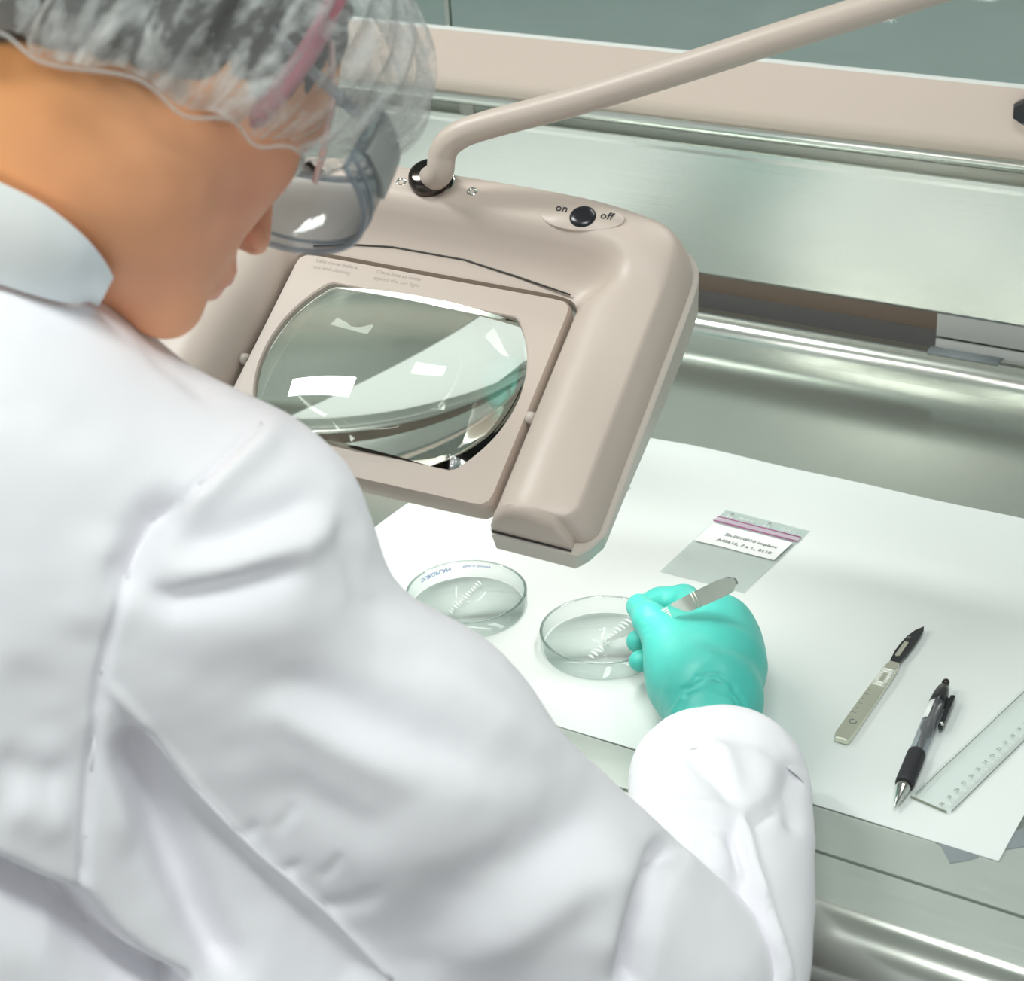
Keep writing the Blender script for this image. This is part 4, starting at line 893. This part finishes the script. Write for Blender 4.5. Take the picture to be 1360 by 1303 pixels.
# ---- right glove: back of the hand up, thumb and first finger closing on the tweezers
hp = lambda px, py, z: at(px, py, z)
W0 = hp(945, 1005, .946); W1 = hp(945, 938, .947)
MC1, MC2, MC3, MC4 = hp(929, 817, .949), hp(957, 820, .953), hp(972, 845, .946), hp(977, 876, .937)
TH0, TH1, TH2, TH3 = hp(903, 908, .942), hp(885, 852, .955), hp(864, 824, .961), hp(848, 805, .954)
IX1, IX2, IX3 = hp(908, 797, .935), hp(876, 798, .934), hp(853, 806, .935)
MD1, MD2, MD3 = hp(935, 814, .934), hp(885, 844, .932), hp(847, 852, .931)
RG1, RG2, RG3 = hp(955, 852, .931), hp(890, 872, .929), hp(849, 878, .9295)
LT1, LT2, LT3 = hp(970, 890, .924), hp(925, 893, .922), hp(908, 892, .922)
def hand_sdf(p):
    d = cap_d(p, W0, W1, .0285, .0285)
    for m_, r0, r1 in ((MC1, .0215, .0155), (MC2, .0225, .0165), (MC3, .0225, .0160), (MC4, .0215, .0145)): d = smin(d, cap_d(p, W1+(m_-W1)*.15, m_, r0, r1), .022)
    d = smin(d, cap_d(p, (W1*2+MC3*3)/5+V(.004, 0, 0), (MC2+MC3)/2+V(0, 0, -.006), .023, .016), .02)
    d = smin(d, cap_d(p, W1, TH0, .024, .0185), .025); d = smin(d, cap_d(p, TH0, TH1, .0190, .0150), .02)
    th = smin(cap_d(p, TH1, TH2, .0145, .0120), cap_d(p, TH2, TH3, .0122, .0100), .008); d = smin(d, th, .012)
    web = cap_d(p, (TH1+TH0)/2, (MC1+W1)/2, .014, .016); d = smin(d, web, .02)
    for m_, a, b, c, r in ((MC1, IX1, IX2, IX3, .0112), (MC2, MD1, MD2, MD3, .0110), (MC3, RG1, RG2, RG3, .0103), (MC4, LT1, LT2, LT3, .0092)):
        g = smin(cap_d(p, m_, a, r+.0035, r+.0008), cap_d(p, a, b, r+.0004, r-.0008), .006); g = smin(g, cap_d(p, b, c, r-.0008, r-.0018), .005); d = smin(d, g, .005)
    return d
ap = np.array([W0, W1, MC1, MC4, TH3, IX3, MD3, RG3, LT1, LT3]); 
v, F = surfnet(hand_sdf, ap.min(0)-.035, ap.max(0)+.035, .0021); v = smooth_mesh(v, F, 3); v, F = subdiv(v, F, 1); n_ = vnormals(v, F); x, y, z = proj(v)
D = np.zeros(len(v))
for ln, wd, am in [  # wrinkles of the glove at the wrist and at the thumb web
 ([(890, 940), (905, 915), (935, 903), (970, 912), (995, 940)], 3.2, -.0016), ([(893, 948), (912, 924), (940, 913), (972, 924), (994, 952)], 2.6, -.0013), ([(900, 930), (925, 898), (955, 896), (985, 915)], 2.6, -.0011),
 ([(890, 952), (900, 935), (912, 922)], 3.5, .0016), ([(968, 905), (985, 925), (996, 955)], 3.2, -.0018), ([(975, 930), (985, 945), (992, 965)], 3, -.0015), ([(925, 906), (950, 901), (980, 918)], 2.4, .0010),
 ([(853, 838), (862, 830), (876, 826)], 2.2, -.0007), ([(855, 846), (866, 836), (880, 832)], 2.2, -.0007), ([(849, 826), (860, 818), (870, 816)], 2.2, -.0005)]: D += fold(x, y, ln, wd, am, 'v', .25)
D += .0003*vnoise(v*110, 31)
gl = mk('right_glove', v+n_*D[:, None], F, 'glove', per)
# left hand: the same glove mirrored, resting on the bench beyond the coat
v2 = (v-W0)*V(-1, 1, 1)+V(-.47, -.19, .950); v2 = v2+V(0, 0, max(0, ZP+.001-v2[:, 2].min()))
mk('left_glove', v2, F[:, ::-1], 'glove', per)

# ------------------------------------------------------------------ tweezers
TT = at(801, 854, ZP+.0045); TE = at(978, 772, 1.028)
tdir = TE-TT; TL = np.linalg.norm(tdir); tdir /= TL
side = np.cross(tdir, -ray(890, 810)); side /= np.linalg.norm(side); nrm = np.cross(side, tdir)
twz = thing('tweezers', TT, 'steel tweezers held between gloved thumb and finger over the right dish', 'tweezers')
wid = [(0, .0004), (.03, .0009), (.10, .0017), (.30, .0035), (.46, .0046), (.52, .0050), (.60, .0052), (.72, .0060), (.80, .0062), (.90, .0064), (.96, .0054), (1, .0022)]
gap = lambda s: .0006+.0062*math.sin(math.pi*min(s/.97, 1))**.9
for sg in (-1, 1):
    rg = []
    for s, hw in wid:
        c = TT+tdir*TL*s+nrm*sg*gap(s)*.62; rg.append([c-side*hw-nrm*.0005, c+side*hw-nrm*.0005, c+side*hw+nrm*.0005, c-side*hw+nrm*.0005])
    mk('arm', *loft(rg), 'chrome', twz, True, autosmooth=30)
gm = MB()
for i in range(9):
    for j in range(5):
        s = .512+i*.0060; hw = .0046; c = TT+tdir*TL*s+nrm*(gap(s)*.62+.0005)+side*(-.8+j*.4)*hw
        gm.add(*prism([(-.0003, -.0007), (.0003, -.0007), (.0003, .0007), (-.0003, .0007)], c, tdir, side, nrm, 0, .0005, .0001))
tag(gm.mk('grip_teeth', 'white_plastic', twz, False), kind='stuff')
for s in (.735, .755): mk('groove', *tube([TT+tdir*TL*s+nrm*(gap(s)*.62+.0004)-side*.0062, TT+tdir*TL*s+nrm*(gap(s)*.62+.0004)+side*.0062], .0005, 6), 'dull_metal', twz)
